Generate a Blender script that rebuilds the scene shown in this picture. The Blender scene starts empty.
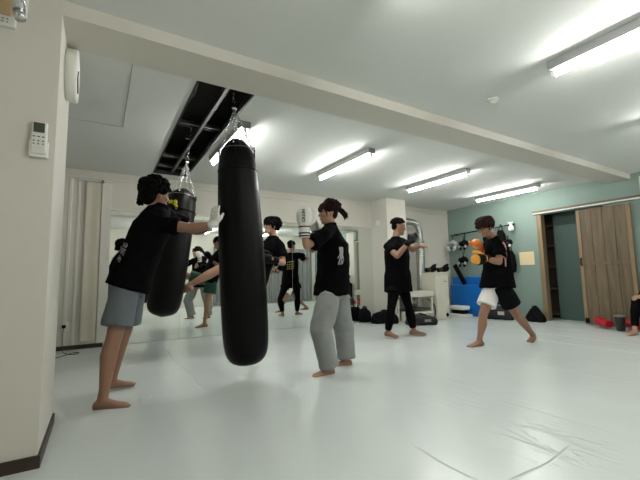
import bpy, bmesh, math, random
from mathutils import Vector, Matrix, noise
V = Vector
C = bpy.context.scene.collection
PI = math.pi
# ------------------------------------------------------------------ materials
def lin(c):
    return tuple((x / 255 / 12.92) if x / 255 <= .04045 else ((x / 255 + .055) / 1.055) ** 2.4 for x in c)
def mat(name, rgb, rough=.6, metal=0., vary=.06, scale=8., bump=0., bscale=60., coat=0., spec=.5, stretch=None):
    m = bpy.data.materials.new(name); m.use_nodes = True
    nt = m.node_tree; N = nt.nodes; L = nt.links
    b = N['Principled BSDF']
    b.inputs['Roughness'].default_value = rough; b.inputs['Metallic'].default_value = metal
    b.inputs['Coat Weight'].default_value = coat; b.inputs['Specular IOR Level'].default_value = spec
    tc = N.new('ShaderNodeTexCoord'); mp = N.new('ShaderNodeMapping'); L.new(tc.outputs['Object'], mp.inputs['Vector'])
    if stretch: mp.inputs['Scale'].default_value = stretch
    no = N.new('ShaderNodeTexNoise'); no.inputs['Scale'].default_value = scale; no.inputs['Detail'].default_value = 4
    L.new(mp.outputs['Vector'], no.inputs['Vector'])
    mx = N.new('ShaderNodeMix'); mx.data_type = 'RGBA'
    L.new(no.outputs['Fac'], mx.inputs[0])
    c = lin(rgb)
    mx.inputs[6].default_value = tuple(x * (1 - vary) for x in c) + (1,)
    mx.inputs[7].default_value = tuple(min(1, x * (1 + vary)) for x in c) + (1,)
    L.new(mx.outputs[2], b.inputs['Base Color'])
    if bump:
        n2 = N.new('ShaderNodeTexNoise'); n2.inputs['Scale'].default_value = bscale; n2.inputs['Detail'].default_value = 3
        L.new(mp.outputs['Vector'], n2.inputs['Vector'])
        bp = N.new('ShaderNodeBump'); bp.inputs['Strength'].default_value = bump; bp.inputs['Distance'].default_value = .01
        L.new(n2.outputs['Fac'], bp.inputs['Height']); L.new(bp.outputs['Normal'], b.inputs['Normal'])
    return m
def emit(name, rgb, strength):
    m = bpy.data.materials.new(name); m.use_nodes = True
    nt = m.node_tree; nt.nodes.clear()
    e = nt.nodes.new('ShaderNodeEmission'); o = nt.nodes.new('ShaderNodeOutputMaterial')
    e.inputs[0].default_value = tuple(rgb) + (1,); e.inputs[1].default_value = strength
    nt.links.new(e.outputs[0], o.inputs[0]); return m
M = {}
def defmat(k, *a, **kw): M[k] = mat(k, *a, **kw)
defmat('cream_wall', (212, 208, 197), .75, bump=.05, bscale=90, vary=.02)
defmat('white_trim', (216, 213, 202), .6, vary=.02)
defmat('ceiling_board', (220, 222, 218), .8, bump=.12, bscale=14, vary=.03, stretch=(1, 8, 1))
defmat('teal_wall', (124, 143, 134), .7, vary=.04, bump=.1, bscale=70)
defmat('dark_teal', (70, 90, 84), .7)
defmat('brown_base', (52, 36, 28), .5)
defmat('mirror_glass', (238, 242, 238), .015, metal=1., vary=0)
defmat('skin', (142, 106, 85), .5, vary=.06, scale=14, spec=.35)
defmat('skin_pale', (168, 130, 107), .5, vary=.05, scale=14, spec=.35)
defmat('lip', (130, 78, 70), .5)
defmat('eye_dark', (30, 24, 22), .25)
defmat('hair_black', (9, 8, 8), .8, vary=.3, scale=60, spec=.08)
defmat('hair_brown', (40, 25, 19), .75, vary=.3, scale=60, spec=.1)
defmat('hair_maroon', (32, 17, 16), .75, vary=.3, scale=60, spec=.1)
defmat('black_cotton', (10, 10, 11), .9, vary=.15, bump=.3, bscale=9, spec=.04)
defmat('black_tights', (9, 9, 10), .8, vary=.1, spec=.06)
defmat('black_short', (14, 17, 17), .85, vary=.1, spec=.06)
defmat('grey_short', (96, 104, 108), .9, vary=.08, bump=.25, bscale=12)
defmat('grey_sweat', (138, 141, 139), .92, vary=.06, bump=.3, bscale=10)
defmat('green_short', (20, 74, 50), .7, vary=.1)
defmat('white_short', (226, 224, 220), .8)
defmat('white_glove', (214, 214, 208), .55, bump=.2, bscale=40)
defmat('glove_black', (11, 11, 12), .55, bump=.1, bscale=40, spec=.1)
defmat('glove_orange', (222, 122, 40), .4, vary=.15)
defmat('glove_red', (196, 52, 28), .4)
defmat('glove_yellow', (214, 150, 54), .4)
defmat('red_vinyl', (168, 18, 32), .35, vary=.15)
defmat('bag_black', (7, 8, 7), .42, vary=.2, scale=5, bump=.35, bscale=7, spec=.14)
defmat('yellow_print', (216, 206, 40), .6)
defmat('chrome', (200, 200, 200), .22, metal=1., vary=.03)
defmat('duct', (186, 186, 182), .3, metal=1., vary=.06, scale=20)
defmat('steel', (120, 120, 118), .4, metal=1.)
defmat('dark_steel', (58, 58, 58), .5, metal=.8)
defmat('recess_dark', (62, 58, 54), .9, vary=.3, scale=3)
defmat('lamp_enamel', (150, 152, 150), .5, vary=.01)
defmat('white_plastic', (226, 226, 218), .35, vary=.01)
defmat('grey_plastic', (120, 124, 120), .4)
defmat('lcd', (72, 80, 72), .2)
defmat('button', (96, 104, 110), .5)
defmat('tan_panel', (196, 170, 130), .6)
defmat('curtain', (204, 198, 180), .9, vary=.03)
defmat('grey_curtain', (128, 130, 128), .9, vary=.05)
defmat('cabinet_white', (206, 203, 188), .45, vary=.02)
defmat('blue_vinyl', (2, 100, 180), .42, vary=.05, bump=.15, bscale=10)
defmat('black_nylon', (12, 13, 13), .8, spec=.1, vary=.3, scale=12, bump=.5, bscale=14)
defmat('grey_nylon', (30, 31, 31), .8, vary=.3, scale=12, bump=.5, bscale=14)
defmat('silver_patch', (176, 178, 178), .4)
defmat('pink_strap', (196, 138, 138), .7)
defmat('paper_beige', (220, 200, 160), .8)
defmat('brown_leather', (92, 70, 50), .6)
defmat('plain_white', (232, 232, 228), .8)
defmat('print_grey', (150, 152, 152), .8)
defmat('gold_print', (196, 172, 92), .6)
defmat('bottle_dark', (26, 26, 22), .4)
defmat('shelf_brown', (112, 98, 82), .7)
def wood(name, a, b_, axis=(14, 14, 1.0)):
    m = bpy.data.materials.new(name); m.use_nodes = True
    nt = m.node_tree; N = nt.nodes; L = nt.links; b = N['Principled BSDF']; b.inputs['Roughness'].default_value = .6
    tc = N.new('ShaderNodeTexCoord'); mp = N.new('ShaderNodeMapping'); mp.inputs['Scale'].default_value = axis
    L.new(tc.outputs['Object'], mp.inputs['Vector'])
    no = N.new('ShaderNodeTexNoise'); no.inputs['Scale'].default_value = 2.; no.inputs['Detail'].default_value = 6; no.inputs['Distortion'].default_value = .6
    L.new(mp.outputs['Vector'], no.inputs['Vector'])
    r = N.new('ShaderNodeValToRGB'); r.color_ramp.elements[0].position = .32; r.color_ramp.elements[1].position = .7
    r.color_ramp.elements[0].color = lin(a) + (1,); r.color_ramp.elements[1].color = lin(b_) + (1,)
    L.new(no.outputs['Fac'], r.inputs[0]); L.new(r.outputs[0], b.inputs['Base Color']); M[name] = m
wood('door_wood', (86, 73, 54), (114, 98, 74)); wood('jamb_wood', (116, 98, 72), (140, 118, 88)); wood('rail_wood', (94, 82, 62), (116, 100, 76), (14, 1, 14))
M['tube_glow'] = emit('tube_glow', (1.0, 1.0, .97), 64)
# vinyl floor with creases
def floor_mat():
    m = bpy.data.materials.new('white_vinyl_mat'); m.use_nodes = True
    nt = m.node_tree; N = nt.nodes; L = nt.links; b = N['Principled BSDF']
    b.inputs['Roughness'].default_value = .25; b.inputs['Specular IOR Level'].default_value = .5
    tc = N.new('ShaderNodeTexCoord')
    def math_(op, a, b2=None, cl=False):
        n = N.new('ShaderNodeMath'); n.operation = op; n.use_clamp = cl
        for i, x in enumerate((a, b2)):
            if x is None: continue
            if isinstance(x, (int, float)): n.inputs[i].default_value = x
            else: L.new(x, n.inputs[i])
        return n.outputs[0]
    def noise_(sc, det=3, scale=(1, 1, 1), rot=0., dist=0.):
        mp = N.new('ShaderNodeMapping'); mp.inputs['Scale'].default_value = scale; mp.inputs['Rotation'].default_value = (0, 0, rot)
        L.new(tc.outputs['Object'], mp.inputs['Vector'])
        n = N.new('ShaderNodeTexNoise'); n.inputs['Scale'].default_value = sc; n.inputs['Detail'].default_value = det; n.inputs['Distortion'].default_value = dist
        L.new(mp.outputs['Vector'], n.inputs['Vector']); return n.outputs['Fac']
    sx = N.new('ShaderNodeSeparateXYZ'); L.new(tc.outputs['Object'], sx.inputs[0]); X, Y = sx.outputs[0], sx.outputs[1]
    wob = math_('MULTIPLY', math_('SUBTRACT', noise_(1.3, 2), .5), .10)
    h = None
    def add(x):
        nonlocal h
        h = x if h is None else math_('ADD', h, x)
    def line(coord, c, w, other, a, b2, amp):
        d = math_('ABSOLUTE', math_('SUBTRACT', math_('ADD', coord, wob), c))
        v = math_('SUBTRACT', 1., math_('DIVIDE', d, w), True)
        g = math_('MULTIPLY', math_('MULTIPLY', math_('SUBTRACT', other, a), 6., True), math_('MULTIPLY', math_('SUBTRACT', b2, other), 6., True))
        add(math_('MULTIPLY', math_('MULTIPLY', v, g), amp))
    for c, w, a, b2, amp in XLINES: line(X, c, w, Y, a, b2, amp)
    for c, w, a, b2, amp in YLINES: line(Y, c, w, X, a, b2, amp)
    # short wrinkles running with the sheet, only where the vinyl has bunched up
    st = noise_(7., 3, (1.2, .22, 1), .25, .4)
    rid = math_('SUBTRACT', 1., math_('MULTIPLY', math_('ABSOLUTE', math_('SUBTRACT', st, .5)), 22.), True)
    msk = math_('MULTIPLY', math_('SUBTRACT', noise_(.9, 2, (1, 1, 1), .0), .53), 9., True)
    add(math_('MULTIPLY', math_('MULTIPLY', rid, msk), .28))
    d0 = math_('SQRT', math_('ADD', math_('POWER', math_('SUBTRACT', X, BUNCH[0]), 2.), math_('POWER', math_('SUBTRACT', Y, BUNCH[1]), 2.)))
    near = math_('SUBTRACT', 1., math_('DIVIDE', d0, .34), True)
    st2 = noise_(10., 3, (1.0, .25, 1), -.5, .5)
    rid2 = math_('SUBTRACT', 1., math_('MULTIPLY', math_('ABSOLUTE', math_('SUBTRACT', st2, .5)), 14.), True)
    add(math_('MULTIPLY', math_('MULTIPLY', rid2, near), 1.5))
    add(math_('MULTIPLY', noise_(1.6, 2), 1.8))
    bp = N.new('ShaderNodeBump'); bp.inputs['Strength'].default_value = .55; bp.inputs['Distance'].default_value = .008
    L.new(h, bp.inputs['Height']); L.new(bp.outputs['Normal'], b.inputs['Normal'])
    n1 = noise_(.7, 4); r = N.new('ShaderNodeMix'); r.data_type = 'RGBA'; L.new(n1, r.inputs[0])
    r.inputs[6].default_value = lin((202, 209, 206)) + (1,); r.inputs[7].default_value = lin((216, 223, 220)) + (1,)
    L.new(r.outputs[2], b.inputs['Base Color']); return m
XLINES = [(2.44, .010, .95, 2.3, 1.3), (1.43, .009, .9, 1.5, 1.), (3.65, .012, .6, 2.6, 1.6), (5.05, .016, .6, 5.8, 1.8), (5.6, .018, .8, 4.2, 2.), (6.3, .016, 1., 5.2, 2.), (.75, .01, 3., 5.8, .5)]
YLINES = [(1.02, .010, 1.5, 2.12, 1.8), (2.9, .010, .1, 2.0, .35), (4.4, .012, -.2, 7., .5)]
BUNCH = (2.06, 1.12)
M['floor'] = floor_mat()
# ------------------------------------------------------------------ mesh builder
class MB:
    def __init__(s): s.v = []; s.f = []
    def add(s, vs, fs):
        o = len(s.v); s.v += [V(x) for x in vs]; s.f += [[i + o for i in f] for f in fs]
    def loft(s, rings, cap=True, closed=False):
        n = len(rings[0]); vs = [p for r in rings for p in r]; fs = []
        m = len(rings)
        for i in range(m if closed else m - 1):
            a, b = i * n, ((i + 1) % m) * n
            for j in range(n):
                k = (j + 1) % n; fs.append([a + j, a + k, b + k, b + j])
        if cap and not closed:
            c0 = sum((V(p) for p in rings[0]), V()) / n; c1 = sum((V(p) for p in rings[-1]), V()) / n
            i0 = len(vs); vs += [c0, c1]
            for j in range(n):
                k = (j + 1) % n
                fs.append([i0, k, j]); fs.append([i0 + 1, (m - 1) * n + j, (m - 1) * n + k])
        s.add(vs, fs)
    def sections(s, secs, n=20, e=2., cap=True):        # (centre, U, V)
        rings = []
        for c, u, w in secs:
            c, u, w = V(c), V(u), V(w); r = []
            for k in range(n):
                t = 2 * PI * k / n; a, b = math.cos(t), math.sin(t)
                r.append(c + u * (abs(a) ** (2 / e) * (1 if a >= 0 else -1)) + w * (abs(b) ** (2 / e) * (1 if b >= 0 else -1)))
            rings.append(r)
        s.loft(rings, cap)
    def tube(s, pts, rad, n=12, round_=True, closed=False, flat=1., side=None):
        pts = [V(p) for p in pts]
        if not isinstance(rad, (list, tuple)): rad = [rad] * len(pts)
        rad = list(rad)
        if round_ and not closed:
            d0 = (pts[0] - pts[1]).normalized(); d1 = (pts[-1] - pts[-2]).normalized()
            P0, R0, P1, R1 = [], [], [], []
            for a in (80, 55, 28):
                P0.append(pts[0] + d0 * rad[0] * math.sin(math.radians(a))); R0.append(rad[0] * math.cos(math.radians(a)))
                P1.append(pts[-1] + d1 * rad[-1] * math.sin(math.radians(a))); R1.append(rad[-1] * math.cos(math.radians(a)))
            pts = P0 + pts + P1[::-1]; rad = R0 + rad + R1[::-1]
        m = len(pts); T = []
        for i in range(m):
            if closed: t = pts[(i + 1) % m] - pts[i - 1]
            else: t = pts[min(i + 1, m - 1)] - pts[max(i - 1, 0)]
            T.append(t.normalized())
        u = V(side) if side is not None else (V((0, 0, 1)) if abs(T[0].z) < .9 else V((1, 0, 0)))
        rings = []
        for i in range(m):
            u = (u - T[i] * u.dot(T[i]))
            if u.length < 1e-6: u = T[i].orthogonal()
            u.normalize(); w = T[i].cross(u)
            rings.append([pts[i] + u * (rad[i] * math.cos(2 * PI * k / n)) + w * (rad[i] * flat * math.sin(2 * PI * k / n)) for k in range(n)])
        s.loft(rings, True, closed)
    def ell(s, c, a, b, d, nu=16, nv=10):
        c, a, b, d = V(c), V(a), V(b), V(d); rings = []
        for i in range(1, nv):
            t = -PI / 2 + PI * i / nv
            rings.append([c + d * math.sin(t) + (a * math.cos(2 * PI * k / nu) + b * math.sin(2 * PI * k / nu)) * math.cos(t) for k in range(nu)])
        s.loft(rings)
    def ball(s, c, r, nu=12, nv=8): s.ell(c, (r, 0, 0), (0, r, 0), (0, 0, r), nu, nv)
    def obox(s, c, a, b, d):                            # half-extent vectors
        c, a, b, d = V(c), V(a), V(b), V(d)
        vs = [c + a * i + b * j + d * k for i in (-1, 1) for j in (-1, 1) for k in (-1, 1)]
        s.add(vs, [[0, 1, 3, 2], [4, 6, 7, 5], [0, 4, 5, 1], [2, 3, 7, 6], [0, 2, 6, 4], [1, 5, 7, 3]])
    def box(s, lo, hi):
        lo, hi = V(lo), V(hi); h = (hi - lo) / 2
        s.obox((lo + hi) / 2, (h.x, 0, 0), (0, h.y, 0), (0, 0, h.z))
    def lathe(s, c, ax, prof, n=28):                    # prof: (distance along axis, radius)
        ax = V(ax).normalized(); u = ax.orthogonal().normalized(); w = ax.cross(u); c = V(c)
        s.loft([[c + ax * h + (u * math.cos(2 * PI * k / n) + w * math.sin(2 * PI * k / n)) * max(r, 1e-4) for k in range(n)] for h, r in prof])
    def torus(s, c, ax, R, r, n=18, m=8, sx=1., updir=None):
        ax = V(ax).normalized(); u = (V(updir) - ax * V(updir).dot(ax)).normalized() if updir is not None else ax.orthogonal().normalized(); w = ax.cross(u); c = V(c)
        s.tube([c + u * R * sx * math.cos(2 * PI * k / n) + w * R * math.sin(2 * PI * k / n) for k in range(n)], r, m, False, True)
    def mesh(s, name='m'):
        me = bpy.data.meshes.new(name); me.from_pydata([tuple(x) for x in s.v], [], s.f); me.update()
        bm = bmesh.new(); bm.from_mesh(me); bmesh.ops.recalc_face_normals(bm, faces=bm.faces); bm.to_mesh(me); bm.free(); return me
def link(name, me, m, parent=None, smooth=True, bevel=0., origin=None):
    me.name = name; o = bpy.data.objects.new(name, me); C.objects.link(o)
    if m is not None: me.materials.clear(); me.materials.append(M[m] if isinstance(m, str) else m)
    if parent is not None:
        r = parent; off = V()
        while r is not None: off += r.location; r = r.parent
        o.parent = parent; me.transform(Matrix.Translation(-off))
    else:
        if origin is None:
            zs = [v.co.z for v in me.vertices]; xs = [v.co.x for v in me.vertices]; ys = [v.co.y for v in me.vertices]
            origin = V(((min(xs) + max(xs)) / 2, (min(ys) + max(ys)) / 2, min(zs)))
        me.transform(Matrix.Translation(-V(origin))); o.location = origin
    if smooth:
        me.polygons.foreach_set('use_smooth', [True] * len(me.polygons))
    if bevel:
        b = o.modifiers.new('bevel', 'BEVEL'); b.width = bevel; b.segments = 2; b.limit_method = 'ANGLE'
    return o
def build(name, mb, m, parent=None, smooth=False, bevel=0., origin=None): return link(name, mb.mesh(), m, parent, smooth, bevel, origin)
def fuse(mb, voxel=.008, it=4, wrinkle=0., wsize=.12, fac=.5):
    me = mb.mesh(); o = bpy.data.objects.new('tmp', me); C.objects.link(o)
    r = o.modifiers.new('r', 'REMESH'); r.mode = 'VOXEL'; r.voxel_size = voxel
    if it: s_ = o.modifiers.new('s', 'SMOOTH'); s_.factor = fac; s_.iterations = it
    if wrinkle:
        tx = bpy.data.textures.new('folds', 'CLOUDS'); tx.noise_scale = wsize; tx.noise_depth = 2
        d = o.modifiers.new('d', 'DISPLACE'); d.texture = tx; d.strength = wrinkle; d.mid_level = .5; d.texture_coords = 'GLOBAL'
    dg = bpy.context.evaluated_depsgraph_get(); dg.update()
    out = bpy.data.meshes.new_from_object(o.evaluated_get(dg)); bpy.data.objects.remove(o); bpy.data.meshes.remove(me)
    return out
def tag(o, label, cat, group=None):
    o['label'] = label; o['category'] = cat
    if group: o['group'] = group
    return o
def thing(name, label, cat, loc, group=None):
    o = bpy.data.objects.new(name, None); C.objects.link(o); o.location = loc; o.empty_display_size = .1
    return tag(o, label, cat, group)
def struct(name, mb, m, smooth=False, bevel=0., parent=None, origin=None):
    o = build(name, mb, m, parent, smooth, bevel, origin)
    if parent is None: o['kind'] = 'structure'
    return o
def text_mesh(s, size, mtx, depth=.0008):
    c = bpy.data.curves.new('t', 'FONT'); c.body = s; c.size = size; c.extrude = depth; c.align_x = 'CENTER'; c.align_y = 'CENTER'; c.offset = .0015 * size / .06
    o = bpy.data.objects.new('t', c); C.objects.link(o)
    dg = bpy.context.evaluated_depsgraph_get(); me = bpy.data.meshes.new_from_object(o.evaluated_get(dg)); bpy.data.objects.remove(o)
    me.transform(mtx); return me
def wrap(o, target, off=.003):
    s_ = o.modifiers.new('wrap', 'SHRINKWRAP'); s_.target = target; s_.wrap_method = 'NEAREST_SURFACEPOINT'; s_.wrap_mode = 'ABOVE_SURFACE'; s_.offset = off
def bx(lo, hi):
    m = MB(); m.box(lo, hi); return m
# ------------------------------------------------------------------ people
def prof_limb(mb, a, b, prof, n=14):
    a, b = V(a), V(b)
    mb.tube([a.lerp(b, t) for t, r in prof], [r for t, r in prof], n)
def hand(mb, w, D, N, T, s=1., curl=.25, fat=1., spread=.06):
    w, D, N, T = V(w), V(D).normalized(), V(N), V(T)
    N = (N - D * N.dot(D)).normalized(); T = (T - D * T.dot(D) - N * T.dot(N)).normalized()
    mb.sections([(w + D * h * s, T * a * s * fat, N * b * s * fat) for h, a, b in ((-.02, .024, .019), (0, .026, .018), (.03, .034, .017), (.07, .041, .015), (.093, .040, .012))], 14, 2.6)
    for off, ln, sp in ((.030, .070, 1.), (.010, .079, .3), (-.011, .073, -.4), (-.030, .057, -1.2)):
        p = w + D * .088 * s + T * off * s; pts = [p - D * .02 * s, p]; a = 0.
        for k, q in enumerate((.46, .30, .24)):
            a += curl * (1., 1.1, .8)[k]
            d = (D * math.cos(a) + N * math.sin(a) + T * sp * spread).normalized()
            p = p + d * ln * q * s; pts.append(p)
        mb.tube(pts, [r * s * fat for r in (.0095, .0095, .0088, .0082, .0072)], 10)
    p = w + D * .022 * s + T * .022 * s; d = (T * .62 + D * .72 + N * .28).normalized(); q = p + d * .045 * s
    d2 = (T * .30 + D * .9 + N * .3).normalized()
    mb.tube([p, q, q + d2 * .024 * s, q + d2 * .04 * s], [r * s * fat for r in (.0145, .012, .0105, .009)], 10)
def foot(mb, an, D, s=1., U=(0, 0, 1)):
    an, D, U = V(an), V(D).normalized(), V(U).normalized(); D = (D - U * D.dot(U)).normalized(); S = D.cross(U)
    g = an - U * .075 * s                                # the sole
    mb.sections([(g + D * y * s + U * z * s, S * w * s, U * h * s) for y, w, h, z in ((-.062, .016, .018, .028), (-.05, .028, .03, .032), (-.02, .033, .042, .043), (.02, .034, .042, .043), (.06, .038, .031, .032), (.10, .044, .023, .024), (.14, .046, .017, .018), (.162, .044, .013, .014))], 16, 2.3)
    for k in range(5):
        o = (-.034 + .017 * k)
        L = (.034, .036, .033, .028, .022)[k] if foot.side > 0 else (.022, .028, .033, .036, .034)[k]
        r = .0125 if (k == 0 and foot.side > 0) or (k == 4 and foot.side < 0) else .0085
        p = g + D * (.152 - abs(o) * .25) * s + S * o * s + U * .012 * s
        mb.tube([p, p + D * L * s - U * .002 * s], [r * s, r * s * .9], 8)
foot.side = 1
def head_frame(c, F, U):
    F = V(F).normalized(); U = V(U); U = (U - F * U.dot(F)).normalized(); R_ = F.cross(U)
    return V(c), R_, F, U
def head(mb, fr, s=1., neck=None, nr=.054):
    c, R_, F, U = fr
    prof = [(-.118, .066, -.03, .016), (-.110, .080, -.01, .030), (-.095, .088, .02, .044), (-.075, .089, .05, .055), (-.055, .088, .062, .060), (-.03, .086, .076, .067), (-.005, .083, .088, .072), (.012, .081, .094, .074), (.03, .089, .097, .075), (.055, .086, .096, .074), (.08, .072, .085, .066), (.10, .048, .062, .048), (.112, .022, .034, .026)]
    rings = []
    for z, f, b, w in prof:
        r = []
        for k in range(24):
            t = 2 * PI * k / 24; ca, sa = math.cos(t), math.sin(t); e = .88
            x = w * abs(ca) ** e * (1 if ca >= 0 else -1)
            y = ((f + b) / 2) * abs(sa) ** e * (1 if sa >= 0 else -1) + (f - b) / 2
            r.append(c + (R_ * x + F * y + U * z) * s)
        rings.append(r)
    mb.loft(rings)
    P = lambda x, y, z: c + (R_ * x + F * y + U * z) * s
    mb.sections([(P(0, y, z), R_ * w * s, F * d * s) for y, z, w, d in ((.082, .026, .009, .010), (.090, .005, .010, .012), (.098, -.016, .013, .015), (.101, -.026, .0165, .015), (.094, -.036, .014, .010))], 12)
    mb.ell(P(0, .087, -.055), R_ * .024 * s, F * .010 * s, U * .007 * s, 10, 6); mb.ell(P(0, .086, -.066), R_ * .021 * s, F * .010 * s, U * .0075 * s, 10, 6)
    mb.ell(P(0, .078, -.100), R_ * .020 * s, F * .014 * s, U * .014 * s, 10, 6)
    for q in (-1, 1):
        mb.ell(P(.077 * q, -.012, -.012), R_ * .010 * s, (F * .019 - U * .003) * s, (U * .032 - F * .006) * s, 10, 8)
        mb.ell(P(.044 * q, .066, -.022), R_ * .022 * s, F * .016 * s, U * .018 * s, 10, 6)
    if neck is not None:
        n = V(neck); mb.tube([P(0, -.012, -.03), P(0, -.018, -.085), n, n + (n - c).normalized() * .05], [nr * .95 * s, nr * s, nr * 1.12 * s, nr * 1.3 * s], 16)
def face_parts(fr, s, root, brow):
    c, R_, F, U = fr
    P = lambda x, y, z: c + (R_ * x + F * y + U * z) * s
    for q in (-1, 1):
        m = MB(); m.ell(P(.031 * q, .079, .008), R_ * .014 * s, F * .0065 * s, U * .0055 * s, 10, 6); build('eye', m, 'eye_dark', root, True)
        m = MB(); m.tube([P(.014 * q, .0895, .026), P(.03 * q, .0885, .031), P(.047 * q, .079, .026)], [.0035 * s, .004 * s, .0025 * s], 8); build('eyebrow', m, brow, root, True)
    m = MB(); m.tube([P(-.02, .089, -.061), P(0, .0975, -.060), P(.02, .089, -.061)], [.003 * s, .0045 * s, .003 * s], 8); build('mouth', m, 'lip', root, True)
def hair(fr, s, style, m, root, seed=1):
    c, R_, F, U = fr; rnd = random.Random(seed); mb = MB()
    P = lambda x, y, z: c + (R_ * x + F * y + U * z) * s
    if style == 'curly':
        mb.ell(P(0, -.030, .052), R_ * .106 * s, F * .116 * s, U * .094 * s, 20, 12)
        mb.ell(P(0, -.070, -.02), R_ * .086 * s, F * .066 * s, U * .086 * s, 16, 10)
        for i in range(120):
            t = rnd.uniform(PI, 2 * PI); z = rnd.uniform(-.10, .02); mb.ball(P(.088 * math.cos(t), -.068 + .070 * math.sin(t), z), rnd.uniform(.008, .016) * s, 8, 6)
        for i in range(330):
            t = rnd.uniform(0, 2 * PI); ph = rnd.uniform(-.75, 1.5); cp = math.cos(ph)
            x, y, z = .110 * cp * math.cos(t), .120 * cp * math.sin(t), .096 * math.sin(ph)
            if z < -.03 and y > .02: continue
            if y > .075 and z < .0: continue
            p = P(x, y - .026, z + .052); p = c + (p - c) * rnd.uniform(.98, 1.12); mb.ball(p, rnd.uniform(.009, .018) * s, 8, 6)
        me = fuse(mb, .005, 1); link('hair', me, m, root); return
    if style == 'short':
        mb.ell(P(0, -.018, .062), R_ * .081 * s, F * .101 * s, U * .078 * s, 20, 12); mb.ell(P(0, -.052, .0), R_ * .073 * s, F * .052 * s, U * .06 * s, 16, 10)
        n, lo, ln, out = 420, .05, .024, .35
    else:
        mb.ell(P(0, -.020, .044), R_ * .089 * s, F * .104 * s, U * .090 * s, 20, 12); mb.ell(P(0, -.045, .0), R_ * .080 * s, F * .062 * s, U * .078 * s, 16, 10)
        n, lo, ln, out = 620, -.40, .075, .10
    for i in range(n):                                   # locks combed from the crown
        t = rnd.uniform(0, 2 * PI); ph = rnd.uniform(lo, 1.45); cp = math.cos(ph)
        a = .088 if style != 'short' else .081
        x, y, z = a * cp * math.cos(t), .102 * cp * math.sin(t) - .018, .086 * math.sin(ph) + .045
        if y > .03 and z < (.075 if style == 'short' else .052): continue
        if style == 'pony' and y < -.02 and z < .0: continue
        nrm = V((x / a ** 2, (y + .018) / .102 ** 2, (z - .045) / .086 ** 2)).normalized()
        dn = V((0, 0, -1)); tg = (dn - nrm * dn.dot(nrm))
        if tg.length < .05: tg = V((rnd.uniform(-1, 1), .6, 0))
        if style == 'pony': tg = V((-x * .6, -1., .12)) - nrm * V((-x * .6, -1., .12)).dot(nrm)
        if style == 'pony' and y > .045 and abs(x) < .05: L0 = .5
        if style == 'pony' and y > .045: tg = V((x * 5, .0, -1.)) ; tg -= nrm * tg.dot(nrm)
        tg = (tg.normalized() + V((rnd.uniform(-.3, .3), rnd.uniform(-.3, .3), 0))).normalized()
        L = ln * rnd.uniform(.7, 1.2) * (.6 if style == 'pony' and y > .045 else 1)
        if style == 'short' and y > .02 and z > .07: tg = V((x * 2, .2, .5)).normalized(); L = .012
        p0 = V((x, y, z)) - nrm * .004; p1 = p0 + tg * L * .5 + nrm * (.006 + out * .014); p2 = p0 + tg * L + nrm * (out * .03 + (.004 if style != 'short' else .0))
        q = [P(*p) for p in (p0, p1, p2)]
        mb.tube(q, [.0085 * s, .0075 * s, .002 * s], 7)
    if style == 'pony':
        b = P(0, -.118, .035)
        for i in range(26):
            dx, dz = rnd.uniform(-.03, .03), rnd.uniform(-.05, .02)
            mb.tube([P(rnd.uniform(-.01, .01), -.105, .035 + rnd.uniform(-.008, .008)), P(dx * .6, -.135, .030 + dz * .2), P(dx, -.180 + rnd.uniform(-.01, .015), .005 + dz), P(dx * 1.2, -.205 + rnd.uniform(-.03, .02), -.05 + dz)], [.010 * s, .014 * s, .010 * s, .003 * s], 7)
        for q in (-1, 1): mb.tube([P(.066 * q, .055, .05), P(.076 * q, .048, .0), P(.074 * q, .042, -.05)], [.010 * s, .008 * s, .003 * s], 7)
    me = fuse(mb, .0045, 1); link('hair', me, m, root)
    if style == 'pony':
        k = MB(); k.torus(P(0, -.116, .036), F, .013 * s, .006 * s); build('hair_tie', k, 'black_cotton', root, True)
class Spine:
    def __init__(s, J, k):
        s.p, s.n = V(J['pel']), V(J['neck']); s.k = k; s.bend = V(J.get('bend', (0, 0, 0)))
        s.sl = V(J['shR']) - V(J['shL']); s.hl = V(J['hipR']) - V(J['hipL'])
    def sec(s, t, w, d):
        ax = (s.n - s.p); c = s.p + ax * t + s.bend * 4 * max(0, min(1, t)) * (1 - max(0, min(1, t)))
        tt = max(0, min(1, t)); lat = s.hl.normalized().lerp(s.sl.normalized(), tt); up = ax.normalized()
        lat = (lat - up * lat.dot(up)).normalized(); fw = up.cross(lat)
        return (c, lat * w * s.k, fw * d * s.k)
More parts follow.
